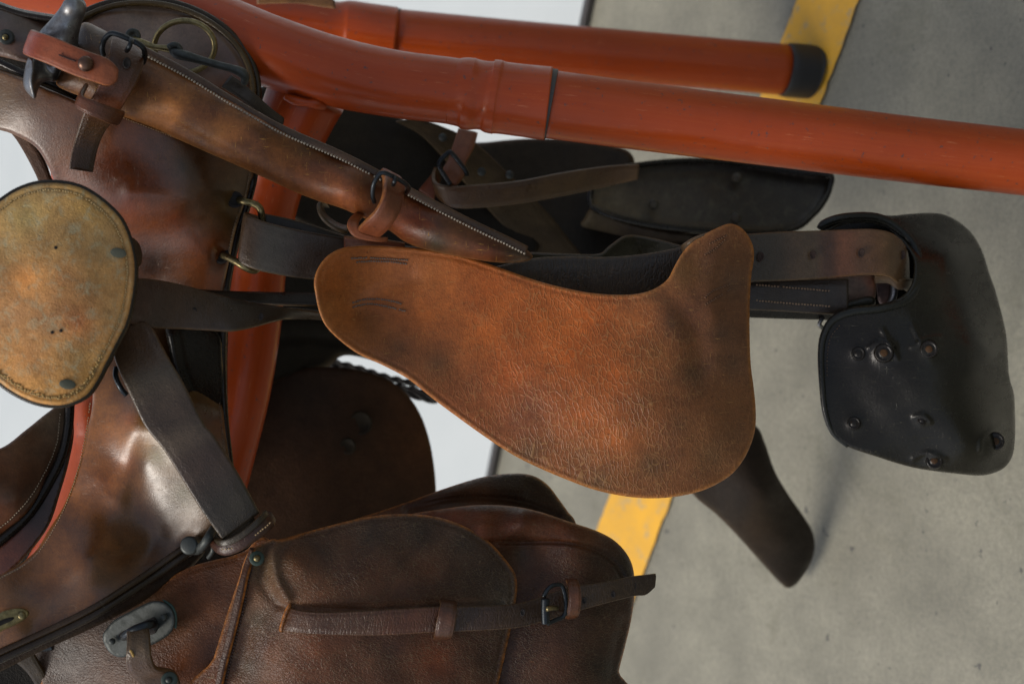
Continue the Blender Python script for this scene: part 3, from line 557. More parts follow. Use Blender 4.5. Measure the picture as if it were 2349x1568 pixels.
lathe('strap_hole', C1([(872, 435, 1.0285)])[0], [(.0042, 0), (.0042, .0008), (.003, .0010), (.0026, .0004)], M_hole, (24, 18, 15), sb, sq=(1, .7))
# tan retaining tab with stud
tb = thing('retaining_tab', 'glossy reddish brown leather tab held by a round brass stud over the tool head', 'tab', (90, 180, 1.03))
ribbon('tab', C1([(300, 232, 1.075), (236, 206, 1.055), (240, 215, 1.035), (300, 232, 1.022), (400, 268, 1.016), (500, 312, 1.014), (600, 352, 1.014), (700, 386, 1.014), (770, 424, 1.016), (812, 478, 1.018)]),
    C1([(240, 400, 1.075), (176, 372, 1.055), (178, 382, 1.035), (230, 402, 1.022), (340, 445, 1.016), (440, 490, 1.014), (540, 530, 1.014), (650, 566, 1.014), (745, 592, 1.016), (804, 560, 1.018)]), L_red, [(70, 100, (150, 66, 44)), (120, 130, (156, 84, 66)), (200, 150, (146, 78, 58)), (250, 170, (158, 88, 64))], tb, .0045)
lathe('tab_stud', C1([(590, 440, 1.009)])[0], dome(.0055, .004), metal('dark_bronze', (92, 70, 58), .3, (60, 46, 40), .9, .5), parent=tb)
tube('slit', C1([(405, 378, 1.0112), (440, 392, 1.0112), (480, 408, 1.0112), (522, 422, 1.0112)]), .0006, M_hole, (40, 16, 10), tb, nseg=6)
# iron tool
to = thing('iron_tool_head', 'worn grey iron tool head with a round socket standing in the mouth of the sheath', 'tool', (70, 200, 1.05))
tube('socket', C1([(518, 42, 1.045), (514, 50, 1.045), (490, 100, 1.048), (440, 200, 1.052), (395, 300, 1.06), (360, 380, 1.07)]), [.0078, .0086, .0090, .0115, .0150, .0140], M_iron, parent=to, nseg=28)
sheet('claw', C1([(330, 170), (300, 250), (240, 380), (195, 400), (172, 470), (160, 560), (172, 615), (205, 655), (243, 680), (262, 620), (285, 575), (330, 560), (380, 560), (420, 470), (450, 380), (470, 250)]), [(100, 80, 1.06), (60, 150, 1.04), (75, 200, 1.045), (120, 170, 1.052), (150, 130, 1.06), (80, 130, 1.045)], M_iron, (128, 128, 128), to, thick=.012, er=14, eh=.008, grid=4, relief=[(C1([(230, 400), (225, 480), (215, 560), (235, 660)]), 8, -.006), (C1([(300, 400), (320, 480), (400, 540)]), 16, .006)])
# second sheath strap
s2 = thing('lower_sheath_strap', 'narrow reddish brown strap with a small wire buckle around the middle of the sheath', 'strap', (830, 560, 1.06))
ribbon('strap', D1([(600, 1120, 1.08), (618, 1160, 1.056), (622, 1230, 1.044), (605, 1310, 1.042), (560, 1390, 1.046), (500, 1450, 1.054), (452, 1500, 1.066)]), D1([(735, 1190, 1.09), (752, 1240, 1.068), (742, 1320, 1.056), (720, 1400, 1.052), (680, 1470, 1.055), (630, 1525, 1.063), (580, 1560, 1.076)]), L_red, [(880, 420, (120, 66, 50)), (880, 470, (116, 66, 46)), (860, 520, (130, 70, 50))], s2, .0062, crk=.8)
tube('buckle', D1([(560, 1330, 1.048), (548, 1290, 1.042), (555, 1215, 1.036), (590, 1150, 1.034), (625, 1138, 1.034), (690, 1165, 1.038), (750, 1200, 1.044), (785, 1235, 1.052), (770, 1268, 1.062)]), .0017, M_steel, parent=s2, nseg=12)
tube('buckle_prong', D1([(700, 1170, 1.036), (692, 1195, 1.034), (684, 1215, 1.04)]), .0017, M_steel, parent=s2, nseg=10)
ribbon('keeper', D1([(440, 1400, 1.09), (395, 1440, 1.075), (380, 1490, 1.068), (430, 1560, 1.068), (560, 1590, 1.07), (640, 1590, 1.075)]), D1([(490, 1420, 1.09), (460, 1460, 1.075), (458, 1500, 1.068), (490, 1530, 1.068), (570, 1555, 1.07), (640, 1560, 1.075)]), L_red, (150, 82, 52), s2, .004)
ribbon('loose_end', D1([(360, 1555, 1.12), (520, 1570, 1.12), (620, 1578, 1.125), (760, 1600, 1.13)]), D1([(360, 1660, 1.135), (520, 1670, 1.135), (620, 1680, 1.14), (760, 1690, 1.14)]), L_red, (104, 56, 44), s2, .004)
ribbon('loop', D1([(235, 1310, 1.13), (196, 1340, 1.125), (200, 1400, 1.12), (240, 1460, 1.12), (310, 1510, 1.12), (380, 1530, 1.125)]), D1([(260, 1360, 1.15), (222, 1360, 1.145), (225, 1400, 1.14), (262, 1440, 1.14), (330, 1480, 1.14), (400, 1495, 1.145)]), L_strap, (84, 72, 66), s2, .004)
# ------------------------------------------------------------------ round leather case
rc = thing('round_leather_case', 'round flat leather case with a mottled tan mouldy lid at the far left', 'case', (150, 925, 1.0))
d_ol = U([(100, 419), (167, 424), (217, 447), (267, 490), (291, 530), (306, 580), (310, 620), (305, 675), (292, 735), (268, 785), (246, 828), (222, 875), (196, 908), (150, 928), (100, 927), (50, 910), (0, 878), (-50, 830), (-85, 760), (-95, 660), (-85, 560), (-50, 500), (0, 462), (45, 434)])
disc, df = sheet('lid', d_ol, [(0, 460, 1.0), (150, 430, 1.0), (300, 560, 1.005), (300, 700, 1.003), (150, 920, .985), (0, 880, .985), (-90, 650, .99), (100, 660, .984), (200, 650, .988)], L_disc,
    [(60, 500, (158, 136, 98)), (130, 560, (150, 118, 84)), (200, 480, (158, 124, 80)), (230, 560, (140, 114, 88)), (60, 640, (184, 122, 74)), (140, 640, (160, 112, 78)), (240, 640, (168, 128, 92)), (110, 740, (142, 104, 80)), (180, 740, (178, 110, 74)), (40, 720, (150, 108, 80)), (60, 820, (174, 122, 82)), (180, 820, (170, 134, 92)), (120, 880, (178, 128, 78)), (20, 570, (160, 128, 94)), (200, 860, (180, 134, 80)), (250, 720, (160, 124, 92))],
    rc, thick=.006, grid=4, er=10, eh=.003, edgew=5, noise=.0002, relief=[([(a + (100 - a) * .08, b + (670 - b) * .06) for a, b in d_ol + d_ol[:1]], 4, .0012)])
ins = [(a + (100 - a) * .085, b + (670 - b) * .065) for a, b in d_ol]
stitches('lid_stitching', ins + ins[:1], df, M_thread, (156, 132, 88), rc, 6.5, 4.2, .0007, .0003, 4, 1.2)
stitches('lid_stitching', [(a + (100 - a) * .02, b + (670 - b) * .01) for a, b in ins[10:18]], df, M_thread, (160, 130, 76), rc, 5.5, 4.2, .0009, .0003, 4, 3.0)
ol2 = np.array(d_ol)
sheet('case_side', [(a + (100 - a) * .0 + 8, b + 4) for a, b in d_ol], [(0, 460, 1.012), (300, 600, 1.016), (100, 920, 1.0), (-90, 650, 1.0)], L_dark, (62, 52, 46), rc, thick=.035, er=10, eh=.004)
tube('rim', [(a, b, d) for (a, b), d in zip(d_ol, (df(np.array(d_ol)) + .0045))], .0020, L_black, (74, 66, 60), rc, nseg=12, closed=True)
for (x, y, a) in ((272, 580, .9), (155, 881, 1.0)):
    lathe('lid_rivet', (x, y, df([(x, y)])[0] - .0006), [(.0056, -.001), (.0056, .0006), (.0048, .001), (.002, .0012)], M_hole, (74, 76, 64), parent=rc, sq=(1, .62), rot=1.5)
sheet('lid_boss', C2([(900, 240), (945, 255), (972, 310), (978, 380), (955, 430), (915, 420)]), [(300, 550, 1.02), (322, 580, 1.028), (310, 610, 1.02)], L_dark, (66, 54, 50), rc, thick=.012, er=14, eh=.006, grid=4)
sheet('lid_boss', C2([(700, 1050), (775, 1035), (760, 1100), (640, 1260), (560, 1350), (500, 1365), (520, 1330), (620, 1250)]), [(250, 820, 1.01), (230, 860, 1.01), (190, 920, 1.006)], L_dark, (48, 40, 38), rc, thick=.012, er=10, eh=.005, grid=4)
for x, y in ((128, 568), (120, 762), (140, 758)): lathe('worm_hole', (x, y, df([(x, y)])[0] - .0002), [(.0012, -.001), (.0012, .0003), (.0008, .0003)], M_hole, (20, 16, 14), rc, nseg=10)
# ------------------------------------------------------------------ straps
q = thing('twisted_strap', 'dark brown strap with two holes twisting from under the round case to the right', 'strap', (440, 735, 1.09))
ribbon('strap', C2([(880, 505, 1.035), (1020, 510, 1.06), (1200, 540, 1.08), (1400, 592, 1.095), (1600, 650, 1.105), (1800, 688, 1.118), (2000, 712, 1.13), (2200, 742, 1.14), (2330, 760, 1.145)]), C2([(840, 800, 1.035), (1000, 845, 1.06), (1250, 858, 1.075), (1450, 868, 1.08), (1600, 872, 1.083), (1750, 842, 1.095), (1900, 803, 1.115), (2060, 782, 1.15), (2300, 790, 1.165)]), L_strap,
    [(330, 690, (84, 66, 68)), (400, 720, (84, 62, 56)), (460, 740, (80, 60, 50)), (560, 750, (64, 54, 50)), (700, 720, (70, 58, 50))], q, .0038)
for x, y, d in ((446, 713, 1.0855), (599, 726, 1.098)): lathe('strap_hole', (x, y, d - .003), [(.0030, 0), (.0030, .0007), (.0022, .0010), (.0018, .0004)], M_hole, (26, 20, 18), q, sq=(1, .6))
ribbon('under_layer', C2([(1150, 560, 1.13), (1350, 585, 1.14), (1550, 598, 1.145), (1800, 605, 1.15), (2000, 608, 1.155), (2250, 610, 1.16)]), C2([(1150, 640, 1.12), (1350, 680, 1.13), (1550, 690, 1.135), (1800, 690, 1.14), (2000, 695, 1.145), (2250, 700, 1.15)]), L_strap, (56, 48, 45), q, .0035)
q = thing('diagonal_strap', 'broad dark brown strap slanting down from the round case to a folded stitched end', 'strap', (560, 1245, 1.06))
ribbon('strap', C2([(800, 850, 1.05), (770, 960, 1.048), (785, 1050, 1.045), (830, 1170, 1.042), (905, 1335, 1.04), (1000, 1530, 1.04)]) + C3([(930, 230, 1.04), (1050, 420, 1.043), (1150, 580, 1.046), (1268, 748, 1.05)]),
       C2([(1000, 810, 1.055), (1060, 865, 1.052), (1110, 960, 1.049), (1170, 1070, 1.046), (1270, 1240, 1.044), (1400, 1500, 1.044)]) + C3([(1220, 150, 1.044), (1330, 320, 1.047), (1400, 440, 1.05), (1480, 590, 1.054)]), L_strap,
       [(300, 790, (96, 70, 58)), (340, 820, (104, 80, 68)), (350, 860, (82, 72, 70)), (400, 950, (76, 60, 56)), (450, 1060, (70, 52, 48)), (520, 1180, (60, 52, 48)), (420, 1000, (96, 80, 76))], q, .0048, edgew=.08)
ribbon('folded_end', C3([(1225, 735, 1.06), (1262, 762, 1.05), (1330, 742, 1.045), (1410, 690, 1.045), (1480, 628, 1.05), (1512, 590, 1.06)]), C3([(1235, 795, 1.06), (1290, 832, 1.05), (1370, 812, 1.045), (1455, 758, 1.045), (1535, 700, 1.05), (1556, 660, 1.06)]), L_strap, (74, 44, 36), q, .007, crown=.001)
ribbon('folded_layer', C3([(1230, 735, 1.058), (1262, 750, 1.045), (1330, 728, 1.041), (1410, 674, 1.041), (1475, 615, 1.045), (1505, 580, 1.055)]), C3([(1240, 765, 1.058), (1272, 782, 1.045), (1345, 762, 1.041), (1428, 706, 1.041), (1495, 645, 1.045), (1522, 610, 1.055)]), L_strap, (66, 56, 48), q, .004)
stitches('end_stitching', C3([(1270, 800), (1340, 790), (1420, 745), (1500, 685), (1540, 650)]), [1.044] * 5, M_thread, (150, 126, 92), q, 7, 5, .0006, .002)
tube('side_buckle', C2([(800, 1120, 1.055), (796, 1180, 1.052), (830, 1260, 1.052), (868, 1308, 1.055)]), .0020, M_steel, parent=q, nseg=10)
# stirrup leather around the dee, passing behind the fender
q = thing('stirrup_leather', 'wide dark grey brown strap looped through the brass dee and running behind the tan fender', 'strap', (700, 640, 1.13))
ribbon('front_layer', U([(618, 504, 1.15), (578, 490, 1.14), (564, 486, 1.128), (575, 495, 1.122), (617, 511, 1.12), (700, 530, 1.125), (800, 548, 1.135), (900, 570, 1.145), (1040, 585, 1.15)]), U([(600, 620, 1.15), (565, 606, 1.14), (549, 600, 1.128), (562, 610, 1.122), (598, 622, 1.12), (660, 634, 1.125), (725, 642, 1.135), (830, 655, 1.145), (980, 675, 1.15)]), L_strap,
    [(570, 540, (98, 76, 68)), (620, 560, (92, 84, 84)), (700, 590, (80, 66, 66)), (800, 620, (66, 56, 54))], q, .0042, edgew=.1)
ribbon('back_layer', U([(600, 488, 1.145), (690, 508, 1.15), (790, 540, 1.155), (860, 556, 1.16), (1100, 580, 1.165)]), U([(600, 590, 1.15), (690, 600, 1.155), (790, 625, 1.16), (860, 640, 1.165), (1100, 670, 1.17)]), L_strap, (54, 48, 44), q, .004)
ribbon('inner_layer', D4([(780, 260, 1.142), (980, 212, 1.15), (1130, 180, 1.155), (1300, 172, 1.158), (1500, 175, 1.16), (1700, 155, 1.16), (1870, 122, 1.158), (2000, 100, 1.155)]), D4([(780, 480, 1.15), (980, 470, 1.16), (1130, 470, 1.165), (1300, 480, 1.168), (1500, 480, 1.17), (1700, 450, 1.168), (1870, 400, 1.166), (2000, 380, 1.165)]), L_strap, (50, 42, 38), q, .0042, crk=.6)
ribbon('loop_layer', D4([(1100, 152, 1.185), (1300, 160, 1.185), (1440, 160, 1.188), (1490, 125, 1.19), (1560, 75, 1.195), (1630, 68, 1.2), (1740, 90, 1.2), (1860, 122, 1.19)]), D4([(1100, 330, 1.20), (1300, 340, 1.20), (1440, 340, 1.2), (1490, 320, 1.205), (1560, 280, 1.21), (1630, 270, 1.215), (1740, 290, 1.215), (1860, 320, 1.2)]), L_strap, (64, 60, 52), q, .004)
ribbon('loop_keeper', D4([(1850, 115, 1.135), (1880, 98, 1.125), (1930, 75, 1.122), (1990, 55, 1.125), (2030, 40, 1.14)]), D4([(1862, 150, 1.14), (1895, 130, 1.13), (1940, 105, 1.127), (2000, 80, 1.13), (2035, 70, 1.145)]), L_strap, (84, 66, 54), q, .004)
# upper right strap with holes
q2 = thing('hole_strap', 'brown punched stirrup strap running from the fender into the black stirrup hood', 'strap', (1900, 640, 1.17))
ribbon('strap', D2([(700, 715, 1.15), (900, 695, 1.155), (1100, 682, 1.16), (1300, 676, 1.163), (1450, 670, 1.165), (1560, 670, 1.167), (1650, 690, 1.172), (1710, 740, 1.185), (1728, 790, 1.20)]), D2([(720, 960, 1.15), (920, 948, 1.155), (1100, 942, 1.16), (1300, 930, 1.163), (1450, 916, 1.165), (1560, 912, 1.167), (1640, 925, 1.172), (1700, 975, 1.185), (1735, 1000, 1.20)]), L_strap,
    [(1760, 590, (66, 56, 52)), (1860, 590, (92, 74, 62)), (1900, 590, (84, 56, 48)), (1930, 590, (126, 78, 62)), (1990, 590, (110, 76, 60)), (2050, 600, (112, 84, 66))], q2, .0042)
for x, y, d in D2([(960, 815, 1.1535), (1235, 805, 1.1585), (1490, 795, 1.163), (1708, 806, 1.181)]): lathe('strap_hole', (x, y, d - .002), [(.0038, 0), (.0038, .0007), (.0030, .0010), (.0026, .0002)], M_hole, (40, 24, 16), q2, sq=(1, .7))
ribbon('wrap_end', D2([(1560, 915, 1.18), (1620, 915, 1.178), (1670, 930, 1.178), (1720, 930, 1.183), (1756, 930, 1.20)]), D2([(1560, 950, 1.19), (1640, 950, 1.188), (1680, 985, 1.185), (1720, 985, 1.19), (1752, 960, 1.205)]), L_strap, (104, 80, 66), q2, .004)
ribbon('stitched_layer', D2([(700, 935, 1.175), (900, 940, 1.175), (1100, 935, 1.178), (1330, 930, 1.18), (1420, 930, 1.18)]), D2([(700, 1085, 1.175), (900, 1095, 1.175), (1100, 1105, 1.178), (1330, 1120, 1.18), (1420, 1120, 1.18)]), L_strap, (58, 46, 42), q2, .005)
ribbon('dark_lower_layer', D2([(700, 1060, 1.19), (1000, 1070, 1.19), (1300, 1090, 1.19), (1420, 1090, 1.19)]), D2([(700, 1120, 1.2), (1000, 1132, 1.2), (1300, 1138, 1.2), (1420, 1138, 1.2)]), L_black, DK, q2, .006)
for y0, y1 in ((962, 995), (1045, 1075)): stitches('layer_stitching', D2([(940, y0), (1100, y0 + 14), (1320, y1)]), [1.1745, 1.1745, 1.1765], M_thread, (132, 108, 84), q2, 7, 4.5, .0007, .001)
# ------------------------------------------------------------------ tan fender
q = thing('tan_fender', 'large shaped tan leather flap with a web of fine cracks hanging in the middle', 'leather flap', (1550, 1140, 1.09))
f_ol = D4([(60, 225), (110, 165), (190, 128), (300, 119), (450, 125), (620, 140), (760, 165), (870, 200), (1000, 245), (1130, 290), (1260, 325), (1400, 352), (1540, 362), (1640, 355), (1720, 330), (1780, 285), (1810, 230), (1850, 160), (1900, 105), (1970, 60), (2040, 25), (2090, 12), (2140, 30), (2180, 75), (2203, 130), (2205, 190), (2193, 270), (2185, 400), (2185, 550), (2190, 700), (2205, 820), (2215, 930), (2212, 1020), (2190, 1100), (2150, 1180), (2090, 1250), (2000, 1305), (1900, 1340), (1780, 1360), (1650, 1362), (1520, 1345), (1400, 1315), (1280, 1270), (1150, 1215), (1020, 1150), (880, 1060), (740, 960), (620, 870), (500, 775), (380, 710), (260, 655), (170, 590), (100, 520), (65, 450), (45, 360), (38, 290)])
fc = D4([(60, 300, 1.075), (150, 200, 1.085), (200, 400, 1.105), (120, 480, 1.082), (450, 300, 1.112), (500, 700, 1.09), (350, 550, 1.10), (800, 350, 1.108), (900, 700, 1.10), (800, 950, 1.095), (1200, 400, 1.11), (1300, 800, 1.09), (1200, 1150, 1.095), (1600, 420, 1.105), (1650, 850, 1.085), (1600, 1300, 1.098), (1800, 350, 1.098), (1900, 600, 1.095), (1850, 1000, 1.09), (1900, 200, 1.115), (2090, 60, 1.125), (2050, 350, 1.112), (2180, 150, 1.135), (2170, 500, 1.118), (2150, 800, 1.11), (2180, 1000, 1.112), (2000, 1250, 1.108), (1780, 1340, 1.105)])
fender, ff = sheet('flap', f_ol, fc, L_fender,
    D4([(120, 300, (150, 84, 44)), (120, 420, (134, 82, 48)), (300, 200, (150, 84, 44)), (400, 350, (164, 92, 46)), (300, 500, (111, 67, 40)), (600, 280, (150, 86, 46)), (600, 450, (168, 92, 46)), (450, 620, (94, 59, 40)), (650, 700, (97, 62, 45)), (900, 350, (166, 84, 38)), (900, 550, (170, 88, 40)), (800, 820, (122, 68, 43)), (1150, 500, (172, 88, 38)), (1000, 750, (164, 82, 40)), (1100, 900, (102, 58, 43)), (1050, 1000, (109, 60, 40)),
        (1400, 480, (168, 84, 36)), (1300, 650, (172, 86, 36)), (1500, 750, (157, 80, 36)), (1350, 950, (153, 80, 38)), (1100, 1130, (91, 60, 42)), (1500, 1050, (157, 84, 36)), (1350, 1150, (113, 67, 37)), (1650, 500, (142, 80, 44)), (1700, 350, (101, 62, 37)), (1720, 650, (108, 64, 32)), (1680, 900, (104, 60, 32)), (1800, 500, (82, 52, 35)), (1900, 450, (84, 49, 32)), (1850, 250, (108, 71, 44)), (2050, 150, (87, 54, 37)), (2100, 300, (81, 55, 45)), (2050, 550, (77, 52, 42)), (2100, 700, (81, 54, 42)), (2080, 900, (94, 59, 37)), (1900, 750, (79, 52, 37)), (1850, 1000, (87, 55, 37)), (1700, 1200, (82, 55, 37)), (2000, 1150, (84, 57, 40)), (1450, 1280, (89, 60, 40)), (2120, 1050, (91, 59, 40))]),
    q, thick=.0048, grid=4.5, edgew=11, noise=.0003,
    crk=D4([(200, 300, .1), (400, 500, .12), (700, 300, .25), (700, 600, .3), (900, 500, .65), (900, 900, .8), (1200, 500, 1.3), (1300, 800, 1.6), (1250, 1100, 1.6), (1500, 600, 1.5), (1600, 900, 1.4), (1550, 1200, 1.2), (1750, 700, .9), (1900, 900, .4), (1850, 400, .2), (2050, 500, 0), (2050, 900, .1), (1900, 1200, .5), (1700, 1300, .9)]),
    relief=[([(a + (600 if 0 else 0), b) for a, b in D4([(75, 300), (80, 240), (130, 185), (200, 152), (300, 143), (450, 149), (620, 164), (760, 189), (870, 224), (1000, 269), (1130, 314), (1260, 349), (1400, 376), (1540, 386), (1650, 378), (1735, 350)])], 3.4, .0009), (D4([(85, 480), (130, 530), (190, 575), (280, 632), (400, 688), (520, 752), (640, 847), (760, 938), (900, 1038), (1040, 1125), (1170, 1190), (1300, 1245), (1420, 1290), (1540, 1320), (1660, 1336)]), 3.2, .0007),
            (D4([(1770, 340), (1850, 440), (1920, 560), (1940, 700)]), 30, .004), (D4([(2010, 200), (1990, 320), (2010, 450)]), 24, -.002), (D4([(500, 280), (350, 330), (250, 440)]), 30, .003)])
for pl in ([(225, 183), (300, 180), (400, 185), (495, 190)], [(250, 200), (330, 196), (420, 200), (490, 210)], [(232, 400), (280, 385), (340, 382), (400, 388), (465, 405)], [(232, 422), (290, 408), (350, 410), (420, 425), (485, 442)], [(1990, 110), (2030, 90), (2070, 72)], [(1965, 165), (2010, 140), (2062, 92)], [(1965, 375), (2000, 345), (2050, 325), (2085, 312)], [(1968, 410), (2010, 385), (2060, 355), (2088, 335)]):
    stitches('flap_stitching', D4(pl), ff, M_thread, (112, 96, 84) if pl[0][0] < 900 else (96, 66, 42), q, 5.5, 4.4, .00075, .0002)
# ------------------------------------------------------------------ black stirrup hood
hd = thing('black_stirrup_hood', 'black leather stirrup hood with riveted bumps and a rolled rim at the right', 'stirrup hood', (2250, 1085, 1.2))
rim = D2([(1275, 668), (1300, 638), (1400, 608), (1550, 604), (1650, 640), (1735, 712), (1785, 795), (1798, 890), (1778, 985), (1722, 1052), (1600, 1088), (1450, 1104), (1345, 1146), (1294, 1225), (1278, 1330)])
h_ol = D2([(1275, 655), (1300, 625), (1400, 598), (1550, 594), (1660, 598), (1740, 590), (1850, 584), (1930, 594), (2010, 635), (2080, 700), (2130, 790), (2165, 900), (2200, 1000), (2235, 1130), (2258, 1250), (2270, 1437)]) + D3([(1862, 100), (1868, 230), (1866, 340), (1850, 420), (1800, 480), (1700, 510), (1560, 500), (1350, 470), (1150, 410), (1010, 360), (945, 300), (905, 210), (888, 100), (885, 0)]) + D2(list(reversed([(1300, 690), (1400, 645), (1550, 640), (1640, 672), (1710, 740), (1760, 820), (1768, 890), (1750, 970), (1700, 1025), (1600, 1062), (1450, 1080), (1335, 1125), (1280, 1215), (1270, 1330)])))
hood, hf = sheet('hood_leather', h_ol, D2([(1300, 660, 1.19), (1550, 615, 1.20), (1740, 600, 1.235), (1900, 590, 1.29), (2080, 700, 1.31), (1800, 750, 1.205), (1950, 800, 1.215), (1850, 950, 1.18), (2050, 1000, 1.225), (2150, 950, 1.275), (1700, 1100, 1.165), (1450, 1200, 1.165), (1320, 1350, 1.172), (1650, 1350, 1.16), (1950, 1300, 1.165), (2150, 1300, 1.20), (2240, 1250, 1.26)]) + D3([(950, 200, 1.175), (1100, 350, 1.175), (1400, 300, 1.165), (1450, 460, 1.18), (1650, 250, 1.165), (1750, 400, 1.175), (1860, 250, 1.235), (1750, 500, 1.20)]), L_black,
    [(1950, 650, (56, 48, 44)), (2000, 820, (44, 38, 36)), (2150, 650, (62, 60, 56)), (2200, 800, (58, 58, 60)), (2100, 1000, (46, 42, 38)), (2250, 950, (58, 56, 50))], hd, thick=.005, grid=5, noise=.0005, relief=[(D2([(1920, 820), (2000, 1000), (2060, 1200), (2080, 1400)]), 26, -.003)] + [(pl_, 5.5, -.0022) for pl_ in (D2([(1530, 1295), (1590, 1262), (1665, 1285)]), D2([(1755, 1290), (1830, 1250), (1900, 1238)]), D3([(1690, 385), (1708, 310), (1800, 258)]), D3([(1350, 425), (1420, 396), (1510, 425)]), D3([(1355, 215), (1400, 205), (1440, 240)]), D2([(1600, 1200), (1680, 1350)]), D2([(1760, 1180), (1800, 1260)]))],
    bumps=[(x, y, r * 1.3, d * 1.3) for (x, y), r, d in zip(D2([(1475, 1325), (1610, 1320), (1845, 1300)]) + D3([(1050, 245), (1395, 232), (1765, 335), (1455, 435)]), (13, 20, 18, 13, 11, 17, 14), (-.002, -.0045, -.004, -.0025, -.002, -.0035, -.003))])
tube('rolled_rim', [(x, y, d) for (x, y), d in zip(rim, (1.19, 1.188, 1.19, 1.195, 1.198, 1.20, 1.195, 1.185, 1.175, 1.168, 1.163, 1.162, 1.164, 1.167, 1.170))] + D3([(890, 60, 1.172), (905, 190, 1.175), (945, 295, 1.178), (1020, 362, 1.178)]), [.0034, .0036, .0036, .0036, .0036, .0036, .0036, .0034, .0034, .0034, .0034, .0034, .0032, .003, .0028, .0026, .0024, .0022, .0018], L_black, (56, 58, 62), hd, nseg=16)
for (x, y), r in zip(D2([(1475, 1325), (1610, 1322), (1848, 1302)]) + D3([(1050, 245), (1395, 230), (1768, 337), (1458, 435)]), (.0054, .0075, .0070, .0052, .0035, .0072, .0066)):
    d0 = hf([(x, y)])[0]; lathe('hood_rivet', (x, y, d0 + .0006), [(r * 1.1, -.002), (r * 1.0, .0004), (r * .9, .0012), (r * .72, .0008), (r * .66, .0003), (r * .5, .0012), (r * .25, .0016)], L_black, (44, 36, 31), hd)
    if r > .006: lathe('hood_rivet', (x, y, d0 - .0004), dome(r * .42, .0008, .0004), L_dark, (62, 42, 28), hd)
stitches('hood_stitching', D2([(1310, 1437), (1312, 1330), (1330, 1240), (1375, 1180)]), hf, M_thread, (92, 72, 54), hd, 8, 3.5, .0004)
# dark liner inside the hood opening
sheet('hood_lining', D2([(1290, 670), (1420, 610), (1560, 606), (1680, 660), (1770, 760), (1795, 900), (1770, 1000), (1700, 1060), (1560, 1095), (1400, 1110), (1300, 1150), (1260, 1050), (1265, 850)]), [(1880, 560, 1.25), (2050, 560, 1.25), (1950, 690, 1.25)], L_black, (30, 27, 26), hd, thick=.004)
# stirrup seen in the opening
q = thing('stirrup', 'wooden stirrup block and iron bar half hidden inside the black hood', 'stirrup', (1980, 700, 1.2))
sheet('tread', D2([(1320, 925), (1480, 915), (1560, 925), (1560, 1040), (1480, 1060), (1330, 1110), (1322, 1000)]), [(1950, 650, 1.195), (2000, 650, 1.195), (1950, 700, 1.20)], M_wood, [(1920, 650, (120, 74, 46)), (1940, 660, (112, 104, 94)), (1980, 660, (104, 92, 80)), (1995, 650, (130, 70, 34))], q, thick=.02, er=8, eh=.004, grid=4)
sheet('leather_wrap', D2([(1330, 1080), (1420, 1050), (1540, 1022), (1560, 1070), (1450, 1090), (1370, 1110), (1335, 1130)]), [(1930, 690, 1.183), (1980, 680, 1.183), (1950, 710, 1.184)], L_black, (78, 76, 72), q, thick=.006, grid=4)
sheet('inner_block', D2([(1575, 930), (1640, 925), (1650, 1010), (1640, 1060), (1590, 1065), (1572, 1000)]), [(2030, 650, 1.215), (2040, 690, 1.215), (2020, 690, 1.215)], M_wood, (96, 74, 68), q, thick=.02, er=6, eh=.003, grid=4)
tube('side_bar', D2([(1655, 925, 1.2), (1664, 970, 1.198), (1662, 1020, 1.198), (1645, 1060, 1.2)]), .0030, M_iron, parent=q, nseg=12)
tube('hook', D2([(1300, 1110, 1.2), (1285, 1140, 1.195), (1270, 1170, 1.195), (1285, 1190, 1.2)]), .0018, M_iron, parent=q, nseg=8)
# ------------------------------------------------------------------ saddle bag
bg_ = thing('saddle_bag', 'grained dark brown leather saddle bag with a long narrow strap at the bottom', 'bag', (1200, 1560, 1.1))
left, lf = sheet('bag_side', C3([(240, 1330), (420, 1250), (600, 1190), (760, 1110), (880, 1030), (1000, 945), (1100, 895), (1220, 862), (1330, 835), (1410, 800), (1460, 745), (1520, 735), (1540, 800), (1480, 1100), (1400, 1400), (1350, 1650), (300, 1750), (230, 1560), (170, 1430), (120, 1370)]),
    [(100, 1480, 1.13), (250, 1420, 1.115), (400, 1330, 1.11), (550, 1260, 1.10), (150, 1560, 1.13), (300, 1560, 1.10), (500, 1560, 1.095), (420, 1450, 1.095), (540, 1400, 1.09)], L_bag,
    [(150, 1490, (70, 58, 58)), (250, 1440, (78, 62, 60)), (330, 1400, (92, 70, 62)), (440, 1330, (112, 66, 48)), (500, 1290, (108, 66, 46)), (480, 1400, (118, 70, 46)), (560, 1260, (120, 70, 44)), (300, 1530, (84, 60, 54)), (420, 1520, (120, 66, 40)), (500, 1500, (96, 54, 40)), (400, 1420, (104, 70, 56))],
    bg_, thick=.006, grid=5, crk=.25, edgew=8, relief=[(C3([(890, 1050), (1000, 972), (1100, 920), (1240, 884), (1350, 855)]), 3.5, .0009)])
